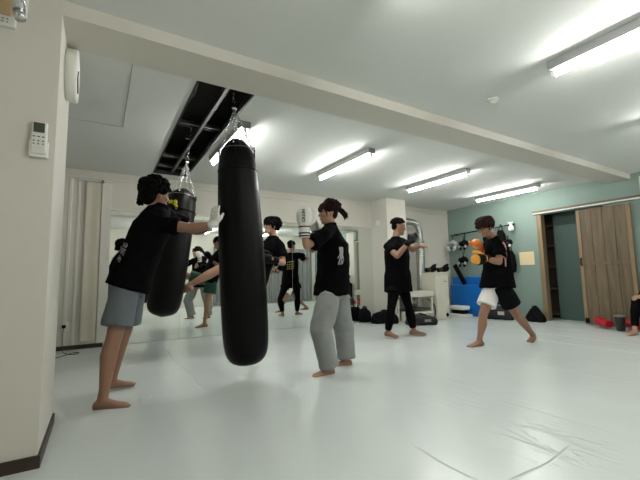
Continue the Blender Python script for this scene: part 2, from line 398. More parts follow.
def person(J, s, label, skin='skin', hairstyle='bowl', hairmat='hair_black', seed=1, hands=('L', 'R'), curl=.3, thin=1.):
    an = [V(J['anL']), V(J['anR'])]; base = (an[0] + an[1]) / 2; base.z = min(a.z for a in an) - .075 * s
    base = J.get('base', base); root = thing('person', label, 'person', base)
    sp = Spine(J, s * thin); mb = MB()
    mb.sections([sp.sec(*q) for q in ((-.13, .06, .06), (-.07, .13, .10), (.03, .162, .115), (.14, .158, .112), (.32, .135, .098), (.55, .148, .110), (.75, .160, .112), (.90, .120, .080), (.97, .062, .062))], 20, 2.3)
    fr = head_frame(J['head'], J['F'], J.get('U', (0, 0, 1))); head(mb, fr, s, J['neck'], .052 if thin > .95 else .046)
    for q in 'LR':
        S, E_, W = V(J['sh' + q]), V(J['el' + q]), V(J['wr' + q]); hp, kn, a_ = V(J['hip' + q]), V(J['kn' + q]), V(J['an' + q])
        n = V(J['neck']); k = s * thin
        mb.tube([n.lerp(sp.p, .08), n.lerp(S, .55) - V((0, 0, .015)), S], [.062 * k, .062 * k, .056 * k], 14)
        prof_limb(mb, S, E_, [(t, r * k) for t, r in ((0, .058), (.2, .052), (.5, .047), (.8, .041), (1, .038))])
        prof_limb(mb, E_, W, [(t, r * k) for t, r in ((0, .038), (.25, .042), (.55, .036), (.85, .027), (1, .025))])
        prof_limb(mb, hp, kn, [(t, r * k) for t, r in ((0, .088), (.3, .082), (.6, .068), (.88, .056), (1, .055))])
        fw = V(J.get('toe' + q)); back = -fw.normalized() * .014 * s
        c_ = [kn.lerp(a_, t) + back * b for t, b in ((0, 0), (.15, .4), (.35, 1.), (.6, .5), (.85, 0), (1, 0))]
        mb.tube(c_, [r * k for r in (.054, .053, .057, .045, .034, .035)], 14)
        foot.side = 1 if q == 'L' else -1
        foot(mb, a_, fw, s, J.get('up' + q, (0, 0, 1)))
        if q in hands: hand(mb, W, *J['hand' + q], s=s, curl=J.get('curl' + q, curl))
        else: mb.ell(W + (W - E_).normalized() * .05 * s, (.035 * s, 0, 0), (0, .035 * s, 0), (0, 0, .035 * s))
    body = link('body', fuse(mb, .0065, 3), skin, root)
    face_parts(fr, s, root, hairmat if hairmat != 'hair_brown' else 'hair_maroon'); hair(fr, s, hairstyle, hairmat, root, seed)
    return root, fr, sp
def tshirt(J, sp, s, root, m='black_cotton', hem=-.10, sleeve=.62, loose=1., hemw=.198, wr=.02, deep=1., sl=1.):
    mb = MB(); k = loose
    mb.sections([sp.sec(t, w * k, d * k * (deep if t < .8 else 1.)) for t, w, d in ((hem, hemw, hemw * .76), (hem + .02, hemw, hemw * .76), (.12, .187, .145), (.32, .172, .134), (.55, .176, .138), (.72, .182, .136), (.86, .160, .108), (.94, .105, .088), (1.0, .074, .072), (1.05, .064, .064))], 28, 2.3)
    for q in 'LR':
        S, E_ = V(J['sh' + q]), V(J['el' + q]); n = V(J['neck'])
        mb.tube([n.lerp(sp.p, .09), n.lerp(S, .5) - V((0, 0, .012)), S], [.072 * s * k, .072 * s * k, .064 * s * k], 16)
        e = S.lerp(E_, sleeve)
        mb.tube([S, S.lerp(e, .4), e], [.066 * s * k, .070 * s * k * sl, .080 * s * k * sl], 16, False)
    o = link('t_shirt', fuse(mb, .009, 5, wr, .13), m, root); return o
def shorts(J, sp, s, root, m, t=.45, name='shorts', waist=.10, r=.112, hem=.125, wr=.014, parts=None):
    mb = MB(); 
    mb.sections([sp.sec(a, w, d) for a, w, d in ((-.10, .15, .125), (-.02, .182, .135), (.06, .176, .130), (waist, .165, .122))], 24, 2.3)
    for q in 'LR':
        hp, kn = V(J['hip' + q]), V(J['kn' + q]); e = hp.lerp(kn, t)
        mb.tube([hp + (hp - kn).normalized() * .02, hp.lerp(e, .4), e], [r * .98 * s, (r + hem) / 2 * s, hem * s], 20, False, False, 1.); mb.ball(hp, r * .88 * s, 18, 12)
    return link(name, fuse(mb, .009, 5, wr, .14), m, root)
def trousers(J, sp, s, root, m, prof, name='trousers', wr=.02, waist=.10):
    mb = MB(); mb.sections([sp.sec(a, w, d) for a, w, d in ((-.12, .14, .12), (-.02, .176, .135), (.06, .172, .13), (waist, .16, .12))], 24, 2.3)
    for q in 'LR':
        hp, kn, an = V(J['hip' + q]), V(J['kn' + q]), V(J['an' + q]); pts, rad = [], []
        for t, r in prof: pts.append(hp.lerp(kn, t) if t <= 1 else kn.lerp(an, t - 1)); rad.append(r * s)
        mb.tube(pts, rad, 20, False); mb.ball(hp, prof[0][1] * s * .9, 18, 12)
    return link(name, fuse(mb, .009, 5, wr, .12), m, root)
def boxing_glove(root, w, D, N, T, s, m, name='boxing_glove', band='glove_black', top=None, bands=((-.015, .0475), (.028, .0475)), bw=.005):
    w, D, N, T = V(w), V(D).normalized(), V(N), V(T); N = (N - D * N.dot(D)).normalized(); T = (T - D * T.dot(D) - N * T.dot(N)).normalized()
    mb = MB(); mb.sections([(w + D * h * s + N * o * s, T * a * s, N * b * s) for h, a, b, o in ((-.06, .047, .044, 0), (-.055, .049, .046, 0), (.0, .046, .043, 0), (.035, .045, .042, 0), (.07, .060, .052, .002), (.11, .068, .060, .006), (.15, .067, .062, .012), (.185, .056, .054, .018), (.205, .034, .034, .022))], 22, 2.4)
    a = w + D * .065 * s + T * .045 * s; mb.tube([a, a + (D * .04 + T * .038 + N * .015) * s, a + (D * .10 + T * .048 + N * .03) * s], [.026 * s, .030 * s, .026 * s], 14)
    g = link(name, fuse(mb, .005, 3), m, root)
    for h, r in bands:
        k = MB(); k.sections([(w + D * (h + q) * s, T * (r + .003) * s, N * r * s) for q in (-bw, bw)], 24, 2.4); build('cuff_band', k, band, g, True)
    return g
# ------------------------------------------------------------------ the room
YB, XR, ZC = 5.871, 7.137, 2.417
XL, YF = -1.55, -.55
struct('floor', bx((XL - .1, YF - .1, -.08), (XR + 1.2, YB + .1, 0)), 'floor', origin=(0, 0, 0))
# ceiling with the open hatch above the bags
OX0, OX1, OY0, OY1 = .601, 1.044, 2.757, 5.578
cm = MB()
for lo, hi in (((XL - .1, YF - .1), (OX0, YB + .1)), ((OX1, YF - .1), (XR + 1.2, YB + .1)), ((OX0, YF - .1), (OX1, OY0)), ((OX0, OY1), (OX1, YB + .1))):
    cm.box((lo[0], lo[1], ZC), (hi[0], hi[1], ZC + .012))
struct('ceiling', cm, 'ceiling_board')
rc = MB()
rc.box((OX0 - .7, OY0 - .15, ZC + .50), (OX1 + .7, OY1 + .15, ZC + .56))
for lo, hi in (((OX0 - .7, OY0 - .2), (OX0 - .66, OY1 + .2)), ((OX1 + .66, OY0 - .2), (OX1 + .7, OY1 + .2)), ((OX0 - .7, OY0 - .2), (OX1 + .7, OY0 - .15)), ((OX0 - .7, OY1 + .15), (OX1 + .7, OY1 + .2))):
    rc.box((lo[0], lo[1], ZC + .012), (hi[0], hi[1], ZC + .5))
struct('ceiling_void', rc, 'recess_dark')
struct('wall_back', bx((XL - .1, YB, 0), (XR + 1.2, YB + .1, ZC)), 'cream_wall')
struct('wall_left', bx((XL - .1, YF, 0), (XL, YB, ZC)), 'cream_wall')
struct('wall_front', bx((XL - .1, YF - .1, 0), (XR + 1.2, YF, ZC)), 'cream_wall')
wr_ = MB(); DY0, DY1, DZ = 2.70, 3.70, 1.985
wr_.box((XR, YF, 0), (XR + .1, DY0, ZC)); wr_.box((XR, DY1, 0), (XR + .1, YB, ZC)); wr_.box((XR, DY0, DZ), (XR + .1, DY1, ZC))
struct('wall_right', wr_, 'teal_wall')
struct('pillar_left', bx((XL, 2.29, 0), (-.227, 2.93, ZC)), 'cream_wall')
struct('pillar_back', bx((4.79, 5.393, 0), (5.295, YB, ZC)), 'cream_wall')
struct('ceiling_beam', bx((XL, 2.299, 2.332), (XR, 2.627, ZC)), 'cream_wall')
struct('pillar_right', bx((XR - .10, 1.75, 0), (XR, 2.165, 2.332)), 'cream_wall')
b = MB(); b.box((XL, 2.278, 0), (-.215, 2.29, .058)); b.box((-.227, 2.29, 0), (-.215, 2.94, .058)); struct('baseboard_left', b, 'brown_base')
b = MB(); b.box((XL, YB - .012, 0), (.06, YB, .055)); struct('baseboard_back', b, 'brown_base')
b = MB(); b.box((XL, YB - .022, 2.295), (4.79, YB, 2.318)); struct('trim_1', b, 'white_trim', bevel=.004)
b = MB(); b.box((5.295, YB - .022, 2.295), (XR, YB, 2.318)); struct('trim_2', b, 'white_trim', bevel=.004)
for i, (x0, x1) in enumerate(((-.40, -.36), (-.30, -.265), (-.02, .098))):
    struct('trim_%d' % (i + 3), bx((x0, YB - (.03 if i == 2 else .014), .056), (x1, YB, 2.29 if i < 2 else 2.28)), 'white_trim', bevel=.005)
b = MB(); b.box((.07, YB - .018, 1.878), (4.79, YB, 1.902)); struct('trim_6', b, 'white_trim', bevel=.003)
# grey curtains along the wall behind the camera, seen in the mirrors
def drape(x0, x1, y, z0, z1, amp, per, name, m, label=None, cat='curtain', flare=0., seed=0):
    rnd = random.Random(seed); nx = int((x1 - x0) / per * 14); mb = MB(); nz = 14; rows = []
    for s_ in (0, 1):
        for j in range(nz + 1):
            z = z0 + (z1 - z0) * j / nz
            for i in range(nx + 1):
                x = x0 + (x1 - x0) * i / nx; a = x / per * 2 * PI
                rows.append((x, y + amp * (math.sin(a + .5 * math.sin(j * .25)) + .4 * math.sin(a * .43 + 1 + .08 * j)) * (1 + flare * (1 - j / nz)) + s_ * .006, z))
    W = nx + 1; off = W * (nz + 1); fs = []
    for j in range(nz):
        for i in range(nx):
            q = [j * W + i, j * W + i + 1, (j + 1) * W + i + 1, (j + 1) * W + i]; fs.append(q); fs.append([off + k for k in q[::-1]])
    bd = [i for i in range(W)] + [j * W + nx for j in range(1, nz + 1)] + [nz * W + i for i in range(nx - 1, -1, -1)] + [j * W for j in range(nz - 1, 0, -1)]
    for i in range(len(bd)): a, c = bd[i], bd[(i + 1) % len(bd)]; fs.append([c, a, off + a, off + c])
    mb.add(rows, fs); o = build(name, mb, m, None, True); es = o.modifiers.new('edges', 'EDGE_SPLIT'); es.split_angle = math.radians(50)
    tag(o, label, cat); return o
drape(3.2, 5.2, YF + .10, .03, 1.95, .035, .17, 'curtain', 'grey_curtain', 'long pleated grey curtain on the wall facing the mirrors, its left length')
drape(5.25, 6.95, YF + .10, .03, 1.95, .035, .17, 'curtain', 'grey_curtain', 'long pleated grey curtain on the wall facing the mirrors, its length nearest the teal wall')
# cream cloth hanging left of the mirrors
o = drape(-.20, -.03, YB - .035, .10, 2.25, .004, .17, 'curtain', 'curtain', 'narrow cream cloth curtain hanging on the wall left of the mirrors')
t = thing('curtain_rail', 'thin white rail and bracket over the cream curtain left of the mirrors', 'rail', (-.1, YB - .08, 2.25))
m = MB(); m.tube([(-.27, YB - .07, 2.263), (.13, YB - .07, 2.263)], .008, 10); build('rod', m, 'white_plastic', t, True)
m = MB(); m.box((-.03, YB - .09, 2.245), (.0, YB - .022, 2.28)); build('bracket', m, 'grey_plastic', t, bevel=.004)
m = MB(); m.box((.0, YB - .085, 2.255), (.13, YB - .055, 2.275)); build('end_cap', m, 'white_plastic', t, bevel=.004)
# mirrors
mx = (.098, 1.041, 1.99, 2.945, 3.895, 4.787)
mlab = ('tall frameless wall mirror nearest the cream curtain, behind the leaning man', 'tall frameless wall mirror behind the kicking leg, left of the front bag', 'tall frameless wall mirror behind the front punching bag',
        'tall frameless wall mirror behind the woman holding up her glove', 'tall frameless wall mirror beside the square white pillar')
for i in range(5):
    o = build('wall_mirror', bx((mx[i] + .002, YB - .008, .004), (mx[i + 1] - .002, YB - .001, 1.878)), 'mirror_glass')
    tag(o, mlab[i], 'mirror', 'mirror panels along the back wall')
# ceiling hatch framing
t = thing('ceiling_hatch', 'long dark open hatch in the ceiling with metal bars above the two punching bags', 'ceiling hatch', ((OX0 + OX1) / 2, (OY0 + OY1) / 2, ZC))
for lo, hi in (((OX0 - .012, OY0, ZC - .006), (OX0 + .004, OY1, ZC + .05)), ((OX1 - .004, OY0, ZC - .006), (OX1 + .012, OY1, ZC + .05)), ((OX0, OY0 - .012, ZC - .006), (OX1, OY0 + .004, ZC + .05)), ((OX0, OY1 - .004, ZC - .006), (OX1, OY1 + .012, ZC + .05))):
    build('edge_trim', bx(lo, hi), 'dark_steel', t)
m = MB(); m.box((.835, OY0, ZC + .03), (.862, OY1, ZC + .075)); m.box((.86, OY0, ZC + .03), (.866, OY1, ZC + .055)); build('long_bar', m, 'steel', t)
for y in (3.78, 4.92, 5.40):
    m = MB(); m.box((OX0, y - .014, ZC + .055), (OX1, y + .014, ZC + .095)); build('cross_bar', m, 'steel', t)
    m = MB(); m.box((OX0, y + .05, ZC + .055), (OX1, y + .062, ZC + .08)); build('cross_bar', m, 'dark_steel', t)
m = MB(); m.tube([(.66, 2.8, ZC + .3), (.70, 3.4, ZC + .22), (.68, 4.2, ZC + .3), (.7, 5.4, ZC + .25)], .012, 8); build('cable', m, 'dark_steel', t, True)
for y in (3.05, 4.57):
    m = MB(); m.box((OX0 - .1, y - .05, ZC + .36), (OX1 + .3, y + .05, ZC + .44)); build('hanging_beam', m, 'dark_steel', t)
for k_, (lo, hi) in enumerate((((.140, 2.72, ZC - .002), (.144, 4.02, ZC)), ((-.6, 4.02, ZC - .002), (.144, 4.024, ZC)))):
    struct('trim_%d' % (9 + k_), bx(lo, hi), 'grey_curtain')
# fluorescent lights
def fixture(x, y0, y1, label):
    t = thing('ceiling_light', label, 'light', (x, (y0 + y1) / 2, ZC), 'fluorescent tube lights on the ceiling')
    m = MB(); rings = []
    for y in (y0 - .03, y1 + .03):
        rings.append([(x - .052, y, ZC - .001), (x + .052, y, ZC - .001), (x + .047, y, ZC - .063), (x - .047, y, ZC - .063)])
    m.loft(rings); build('housing', m, 'lamp_enamel', t)
    for y, d in ((y0 - .012, 1), (y1 + .012, -1)):
        m = MB(); m.box((x - .013, y - .010, ZC - .112), (x + .013, y + .010, ZC - .05)); build('tube_socket', m, 'white_plastic', t, bevel=.004)
    m = MB(); m.tube([(x, y0, ZC - .092), (x, y1, ZC - .092)], .0155, 14, False); build('fluorescent_tube', m, 'tube_glow', t, True)
for x, la in ((1.17, 'lit fluorescent tube light on the ceiling right behind the front punching bag'), (2.745, 'lit fluorescent tube light on the ceiling above the woman with the ponytail'), (4.53, 'lit fluorescent tube light on the ceiling between the square pillar and the beam'), (6.39, 'lit fluorescent tube light on the ceiling nearest the teal wall')):
    fixture(x, 3.34, 4.50, la)
for x, la in ((1.17, 'lit fluorescent tube light near the camera, over the near left floor'), (2.80, 'lit fluorescent tube light nearest the camera, right of the round ceiling detector'), (4.72, 'lit fluorescent tube light on the near side of the beam, at the right edge'), (6.39, 'lit fluorescent tube light on the near side of the beam beside the teal wall')):
    fixture(x, .10, 1.265 if x < 4 else 1.33, la)
t = thing('smoke_detector', 'small round white detector on the ceiling near the beam', 'smoke detector', (2.915, 1.837, ZC))
m = MB(); m.lathe((2.915, 1.837, ZC), (0, 0, -1), ((0, .045), (.012, .045), (.014, .036))); build('base', m, 'white_plastic', t, True)
m = MB(); m.lathe((2.915, 1.837, ZC - .014), (0, 0, -1), ((0, .034), (.016, .032), (.024, .022), (.026, 0))); build('cover', m, 'white_plastic', t, True)
# left pillar fittings
t = thing('remote_control', 'white air conditioner remote in a holder on the near left pillar', 'remote', (-.292, 2.27, 1.52))
m = MB(); m.box((-.325, 2.263, 1.53), (-.259, 2.287, 1.70)); build('casing', m, 'white_plastic', t, bevel=.006)
m = MB(); m.box((-.332, 2.268, 1.515), (-.252, 2.2905, 1.60)); build('holder', m, 'white_plastic', t, bevel=.004)
m = MB(); m.box((-.316, 2.260, 1.642), (-.270, 2.264, 1.692)); build('screen', m, 'lcd', t)
for i in range(3): m = MB(); m.ell((-.312 + .019 * i, 2.262, 1.62), (.0065, 0, 0), (0, .003, 0), (0, 0, .0035), 10, 6); build('button', m, 'button', t, True)
for j in range(2):
    for i in range(3): m = MB(); m.ell((-.312 + .019 * i, 2.2615, 1.598 - .016 * j), (.0045, 0, 0), (0, .003, 0), (0, 0, .0045), 10, 6); build('button', m, 'grey_plastic', t, True)
t = thing('wall_clock', 'round white wall clock seen edge-on on the side of the near left pillar', 'clock', (-.227, 2.66, 2.03))
m = MB(); m.lathe((-.227, 2.66, 2.17), (1, 0, 0), ((0, .15), (.005, .155), (.050, .162), (.062, .156), (.063, .144), (.056, .142)), 40); build('case', m, 'white_plastic', t, True)
m = MB(); m.lathe((-.176, 2.66, 2.17), (1, 0, 0), ((0, .143), (.006, .143))); build('dial', m, 'plain_white', t)
for a, l in ((.6, .07), (2.4, .10)):
    m = MB(); m.tube([(-.167, 2.66, 2.17), (-.167, 2.66 + l * math.sin(a), 2.17 + l * math.cos(a))], .004, 6); build('hand', m, 'glove_black', t, True)
m = MB(); m.box((-.227, 2.645, 2.31), (-.195, 2.675, 2.335)); build('hook', m, 'white_plastic', t, bevel=.003)
t = thing('wall_fixture', 'white wall box with small holes and a chrome tube, top left corner', 'wall fixture', (-.46, 2.29, 2.14))
m = MB(); m.box((-.56, 2.262, 2.168), (-.414, 2.29, 2.222)); build('box', m, 'white_plastic', t, bevel=.006)
m = MB(); m.box((-.60, 2.265, 2.224), (-.436, 2.29, 2.42)); build('backing_panel', m, 'tan_panel', t, bevel=.004)
m = MB(); m.box((-.412, 2.268, 2.245), (-.371, 2.29, 2.41)); build('side_panel', m, 'white_plastic', t, bevel=.006)
m = MB(); m.tube([(-.413, 2.178, 2.43), (-.389, 2.178, 2.215)], .027, 20, False); build('chrome_tube', m, 'chrome', t, True)
m = MB(); m.tube([(-.389, 2.178, 2.215), (-.381, 2.178, 2.168)], .022, 20, False); build('tube_end', m, 'chrome', t, True)
for i in range(3):
    for j in range(2): m = MB(); m.ell((-.446 - .017 * i, 2.261, 2.186 + .016 * j), (.0035, 0, 0), (0, .002, 0), (0, 0, .003), 8, 6); build('hole', m, 'dark_steel', t, True)
# outlet, plug and cable by the left wall
t = thing('wall_outlet', 'white wall outlet with a black plug low on the back wall', 'outlet', (-.37, YB, .28))
m = MB(); m.box((-.41, YB - .012, .24), (-.335, YB, .36)); build('cover_plate', m, 'white_plastic', t, bevel=.004)
m = MB(); m.box((-.40, YB - .05, .285), (-.36, YB - .012, .325)); build('plug', m, 'glove_black', t, bevel=.005)
m = MB(); pts = [(-.378, YB - .05, .30), (-.385, YB - .07, .2), (-.38, YB - .1, .05), (-.36, YB - .2, .006), (-.30, 5.50, .006), (-.22, 5.46, .006), (-.19, 5.54, .006), (-.25, 5.58, .006), (-.29, 5.49, .010), (-.38, 5.36, .006), (-.5, 5.33, .006)]
def smooth_path(pts, n=6):
    pts = [V(p) for p in pts]; out = []
    for i in range(len(pts) - 1):
        p0, p1, p2, p3 = pts[max(i - 1, 0)], pts[i], pts[i + 1], pts[min(i + 2, len(pts) - 1)]
        for k in range(n):
            u = k / n; out.append(.5 * ((2 * p1) + (p2 - p0) * u + (2 * p0 - 5 * p1 + 4 * p2 - p3) * u * u + (3 * p1 - p0 - 3 * p2 + p3) * u ** 3))
    return out + [pts[-1]]
m.tube(smooth_path(pts), .004, 8); o = build('power_cord', m, 'dark_steel', None, True); tag(o, 'thin dark cable curling over the white floor below the wall outlet', 'cable')
m = MB(); m.lathe((4.79, 5.66, 1.955), (-1, 0, 0), ((0, .06), (.012, .06), (.018, .05), (.019, 0)), 28); o = build('wall_disc', m, 'white_plastic', None, True); tag(o, 'small round white disc on the left face of the square pillar', 'wall fitting')
# ------------------------------------------------------------------ heater corner
P0 = (5.24, 5.60, 2.03)
t = thing('flue_pipe', 'silver ribbed flue pipe bending down from the square pillar behind the white stand', 'pipe', (5.88, 5.62, .0))
m = MB(); m.lathe((5.885, 5.62, 0), (0, 0, 1), ((0, .11), (.03, .11), (.04, .092), (.585, .092)), 20); build('pipe_foot', m, 'duct', t, True)
def rib(path, r):
    m = MB(); pts = []; rad = []; path = smooth_path(path, 8); acc = 0
    n = 0; out = [path[0]]
    for a, b_ in zip(path[:-1], path[1:]):
        d = (b_ - a).length; k = max(1, int(d / .007))
        for i in range(k): out.append(a.lerp(b_, (i + 1) / k))
    m.tube(out, [r + .004 * math.sin(i * 1.1) for i in range(len(out))], 20, False); return m
m = rib([(5.297, 5.62, 2.02), (5.55, 5.62, 2.02), (5.76, 5.62, 2.005), (5.875, 5.62, 1.92), (5.905, 5.62, 1.78), (5.905, 5.62, 1.6)], .066); build('elbow', m, 'duct', t, True)
m = rib([(5.905, 5.62, 1.6), (5.90, 5.62, 1.1), (5.885, 5.62, .585)], .092); build('down_pipe', m, 'duct', t, True)
for z in (1.60, 1.47): m = MB(); m.torus((5.905, 5.62, z), (0, 0, 1), .090, .010, 24, 8); build('clamp_ring', m, 'chrome', t, True)
t = thing('heater_stand', 'white slab-topped stand in front of the silver flue pipe', 'stand', (5.25, 5.2, 0))
m = MB(); m.box((4.94, 4.98, .475), (5.545, 5.40, .58)); build('top', m, 'cabinet_white', t, bevel=.008)
for x in (4.96, 5.50):
    for y in (5.0, 5.35): m = MB(); m.box((x, y, 0), (x + .035, y + .035, .475)); build('leg', m, 'cabinet_white', t, bevel=.004)
m = MB(); m.box((4.96, 5.385, .02), (5.54, 5.395, .475)); build('back_panel', m, 'grey_curtain', t)
m = MB(); m.box((4.98, 5.04, .235), (5.52, 5.385, .25)); build('shelf', m, 'steel', t)
m = MB(); m.tube([(5.30, 5.25, .25), (5.30, 5.25, .475)], .045, 16, False); build('pipe_stub', m, 'duct', t, True)
t = thing('heater', 'low white heater box with a slatted grille under the slab-topped stand', 'heater', (5.2, 5.1, 0))
m = MB(); m.box((5.005, 4.94, 0), (5.49, 5.33, .20)); build('casing', m, 'cabinet_white', t, bevel=.012)
for i in range(4): m = MB(); m.box((5.28, 4.932, .06 + .03 * i), (5.47, 4.942, .072 + .03 * i)); build('slat', m, 'grey_plastic', t)
m = MB(); m.box((5.28, 4.96, .20), (5.46, 5.10, .208)); build('control_panel', m, 'grey_plastic', t)
m = MB(); m.tube(smooth_path([(5.49, 5.1, .1), (5.57, 5.02, .06), (5.60, 5.02, .28), (5.55, 5.15, .42)]), .010, 8); o = build('hose', m, 'glove_black', t, True)
t = thing('cabinet', 'white metal cabinet between the flue pipe and the blue mats', 'cabinet', (5.89, 5.25, 0))
m = MB(); m.box((5.70, 5.07, .0), (6.075, 5.42, .895)); build('body', m, 'cabinet_white', t, bevel=.008)
m = MB(); m.box((5.69, 5.05, .895), (6.09, 5.43, .925)); build('top', m, 'cabinet_white', t, bevel=.008)
m = MB(); m.box((5.71, 5.058, .03), (6.07, 5.07, .885)); build('door', m, 'cabinet_white', t, bevel=.004)
m = MB(); m.box((5.93, 5.054, .74), (6.00, 5.062, .76)); build('badge', m, 'grey_plastic', t)
m = MB(); m.lathe((6.0, 5.064, .085), (0, -1, 0), ((0, .042), (.008, .042), (.010, .03), (.010, 0))); build('knob', m, 'glove_black', t, True)
def mitt(c, D, T, N, s, m, label, band='brown_leather'):
    t = thing('boxing_glove', label, 'boxing glove', c)
    boxing_glove(t, c, D, N, T, s, m, 'glove_shell', band); return t
mitt((5.74, 5.27, .987), (.9, -.25, .1), (0, -.6, .7), (0, .7, .6), .95, 'glove_black', 'black and brown boxing glove on the white cabinet, nearer the flue pipe')
mitt((5.95, 5.15, .987), (.8, -.4, .1), (0, -.6, .7), (0, .7, .6), .95, 'glove_black', 'black and brown boxing glove on the white cabinet, nearer the teal wall')
# ------------------------------------------------------------------ teal wall corner
o = build('gym_mat', bx((6.96, 4.86, .0), (7.12, 5.69, .83)), 'blue_vinyl', None, bevel=.025); tag(o, 'taller blue foam mat standing on edge against the teal wall', 'mat', 'blue gym mats')
o = build('gym_mat', bx((6.77, 4.80, .0), (6.945, 5.60, .655)), 'blue_vinyl', None, bevel=.025); tag(o, 'shorter blue foam mat standing in front of the taller blue mat', 'mat', 'blue gym mats')
t = thing('step_machine', 'small white and black exercise machine in front of the blue mats', 'machine', (6.6, 5.2, 0))
m = MB(); m.box((6.50, 5.0, .0), (6.72, 5.44, .055)); build('base', m, 'white_plastic', t, bevel=.02)
m = MB(); m.box((6.54, 5.10, .055), (6.70, 5.40, .14)); build('body', m, 'glove_black', t, bevel=.02)
m = MB(); m.box((6.50, 5.06, .14), (6.72, 5.44, .225)); build('pedal', m, 'white_plastic', t, bevel=.025)
m = MB(); m.ell((6.52, 5.46, .16), (.03, 0, 0), (0, .03, 0), (0, 0, .03)); build('knob', m, 'white_plastic', t, True)
m = MB(); m.obox((6.865, 5.395, .885), (.02, .0, .0), (0, .045, -.026), (0, .125, .216)); o = build('strike_paddle', m, 'glove_black', None, bevel=.012); tag(o, 'long narrow black pad leaning over the blue mats', 'pad')
t = thing('gear_rail', 'black rail on the teal wall hung with training gear', 'rail', (7.1, 5.0, 1.87))
RAIL = t; m = MB(); m.tube([(7.075, 5.75, 1.80), (7.075, 4.20, 1.865)], .012, 10); build('bar', m, 'glove_black', t, True)
for y in (5.62, 4.9, 4.3):
    m = MB(); m.box((7.075, y - .015, 1.80 + (5.75 - y) * .042 - .02), (XR, y + .015, 1.80 + (5.75 - y) * .042 + .02)); build('bracket', m, 'dark_steel', t, bevel=.003)
for y in (5.66, 5.45, 5.3, 4.62, 4.42):
    z = 1.80 + (5.75 - y) * .042; m = MB(); m.tube(smooth_path([(7.07, y, z + .01), (7.055, y, z - .03), (7.03, y, z - .06), (7.01, y, z - .03)], 4), .005, 6); build('hook', m, 'chrome', t, True)
def headgear(c, s, m, pad, label):
    t = thing('hanging_head_guard', label, 'head guard', c); c = V(c)
    mb = MB(); mb.torus(c + V((0, 0, .02)), (.35, .1, 1), .085 * s, .034 * s, 22, 10, 1.1)
    for a in (-1, 1): mb.tube([c + V((-.02, a * .085 * s, .02)), c + V((-.03, a * .09 * s, -.06 * s)), c + V((-.055, a * .06 * s, -.11 * s))], .032 * s, 10)
    mb.tube([c + V((.03, -.07 * s, .06)), c + V((0, 0, .10 * s)), c + V((.03, .07 * s, .06))], .026 * s, 10)
    link('padding', fuse(mb, .009, 3), m, t)
    for a in (-1, 1): k = MB(); k.ell(c + V((-.055, a * .09 * s, -.055 * s)), (.02, 0, 0), (0, .034 * s, 0), (0, 0, .042 * s)); build('cheek_pad', k, pad, t, True)
    k = MB(); k.tube(smooth_path([c + V((0, 0, .10 * s)), c + V((.015, 0, .15 * s)), c + V((.02, 0, .20 * s))], 4), .008, 8); build('strap', k, 'glove_black', t, True); return t
headgear((6.99, 5.64, 1.56), 1.05, 'silver_patch', 'white_plastic', 'silver and white head guard hanging at the far left end of the gear rail')
headgear((6.99, 5.34, 1.55), .9, 'glove_black', 'silver_patch', 'black head guard with pale pads hanging beside the silver head guard')
headgear((6.97, 5.36, 1.18), .95, 'glove_black', 'silver_patch', 'black head guard hung low on the teal wall, just above the blue mats')
k = MB(); k.tube(smooth_path([(7.07, 5.36, 1.80), (7.05, 5.38, 1.5), (7.02, 5.36, 1.36)]), .006, 6); o = build('hanging_strap', k, 'glove_black', None, True); tag(o, 'thin black strap on the gear rail holding the low black head guard', 'strap')
def satchel(c, hy, hx, hz, m, label, name='hanging_bag', tilt=0.):
    t = thing(name, label, 'bag', c); c = V(c); mb = MB()
    mb.sections([(c + V((0, tilt * h, h)), (0, hy * a, 0), (hx * a ** .5, 0, 0)) for h, a in ((-hz, .55), (-hz * .85, .9), (-hz * .2, 1.), (hz * .5, .85), (hz, .45))], 20, 2.6)
    link('pouch', fuse(mb, .009, 3, .02, .07), m, t)
    k = MB(); k.tube(smooth_path([c + V((0, -hy * .5, hz * .8)), c + V((.02, -hy * .1, hz + .10)), c + V((.02, hy * .1, hz + .10)), c + V((0, hy * .5, hz * .8))]), .008, 8); build('strap', k, 'glove_black', t, True); return t
satchel((6.99, 4.75, 1.66), .09, .06, .13, 'black_nylon', 'black pouch on the gear rail, close behind the shoulder of the boxing man')
satchel((6.98, 4.44, 1.58), .10, .07, .19, 'black_nylon', 'black drawstring bag hanging near the right end of the gear rail')
satchel((6.98, 4.28, 1.12), .12, .07, .22, 'black_nylon', 'large dark bag hung lowest on the teal wall beside the beige notice')
headgear((6.90, 4.25, 1.47), .8, 'glove_black', 'silver_patch', 'black head guard hanging on top of the large dark bag beside the beige notice')
t = thing('hanging_strap_bundle', 'pale pink and white straps hanging from the gear rail behind the man', 'straps', (7.0, 4.58, 1.05))
for i in range(5):
    y = 4.54 + .022 * i; k = MB(); pts = smooth_path([(7.03, y + .10, 1.82), (7.0 + .01 * i, y + .05, 1.5), (6.98, y - .02, 1.25 - .03 * (i % 3)), (6.985, y - .05, .98 + .03 * (i % 2))], 6)
    k.tube(pts, .016, 8, True, False, .35); build('strap', k, 'pink_strap' if i % 2 else 'silver_patch', t, True)
m = MB(); m.lathe((7.03, 4.24, 1.735), (0, 0, 1), ((0, .035), (.01, .052), (.05, .056), (.085, .045), (.11, .026), (.13, .024), (.15, .046), (.172, .062), (.175, .0)), 24); build('end_bracket', m, 'plain_white', RAIL, True)
m = MB(); m.tube([(7.03, 4.24, 1.87), (7.10, 4.24, 1.87)], .008, 8); build('peg', m, 'glove_black', RAIL, True)
o = build('paper_sign', bx((XR - .008, 3.885, 1.045), (XR - .0005, 4.17, 1.30)), 'paper_beige'); tag(o, 'blank beige square notice on the teal wall left of the sliding door', 'notice')
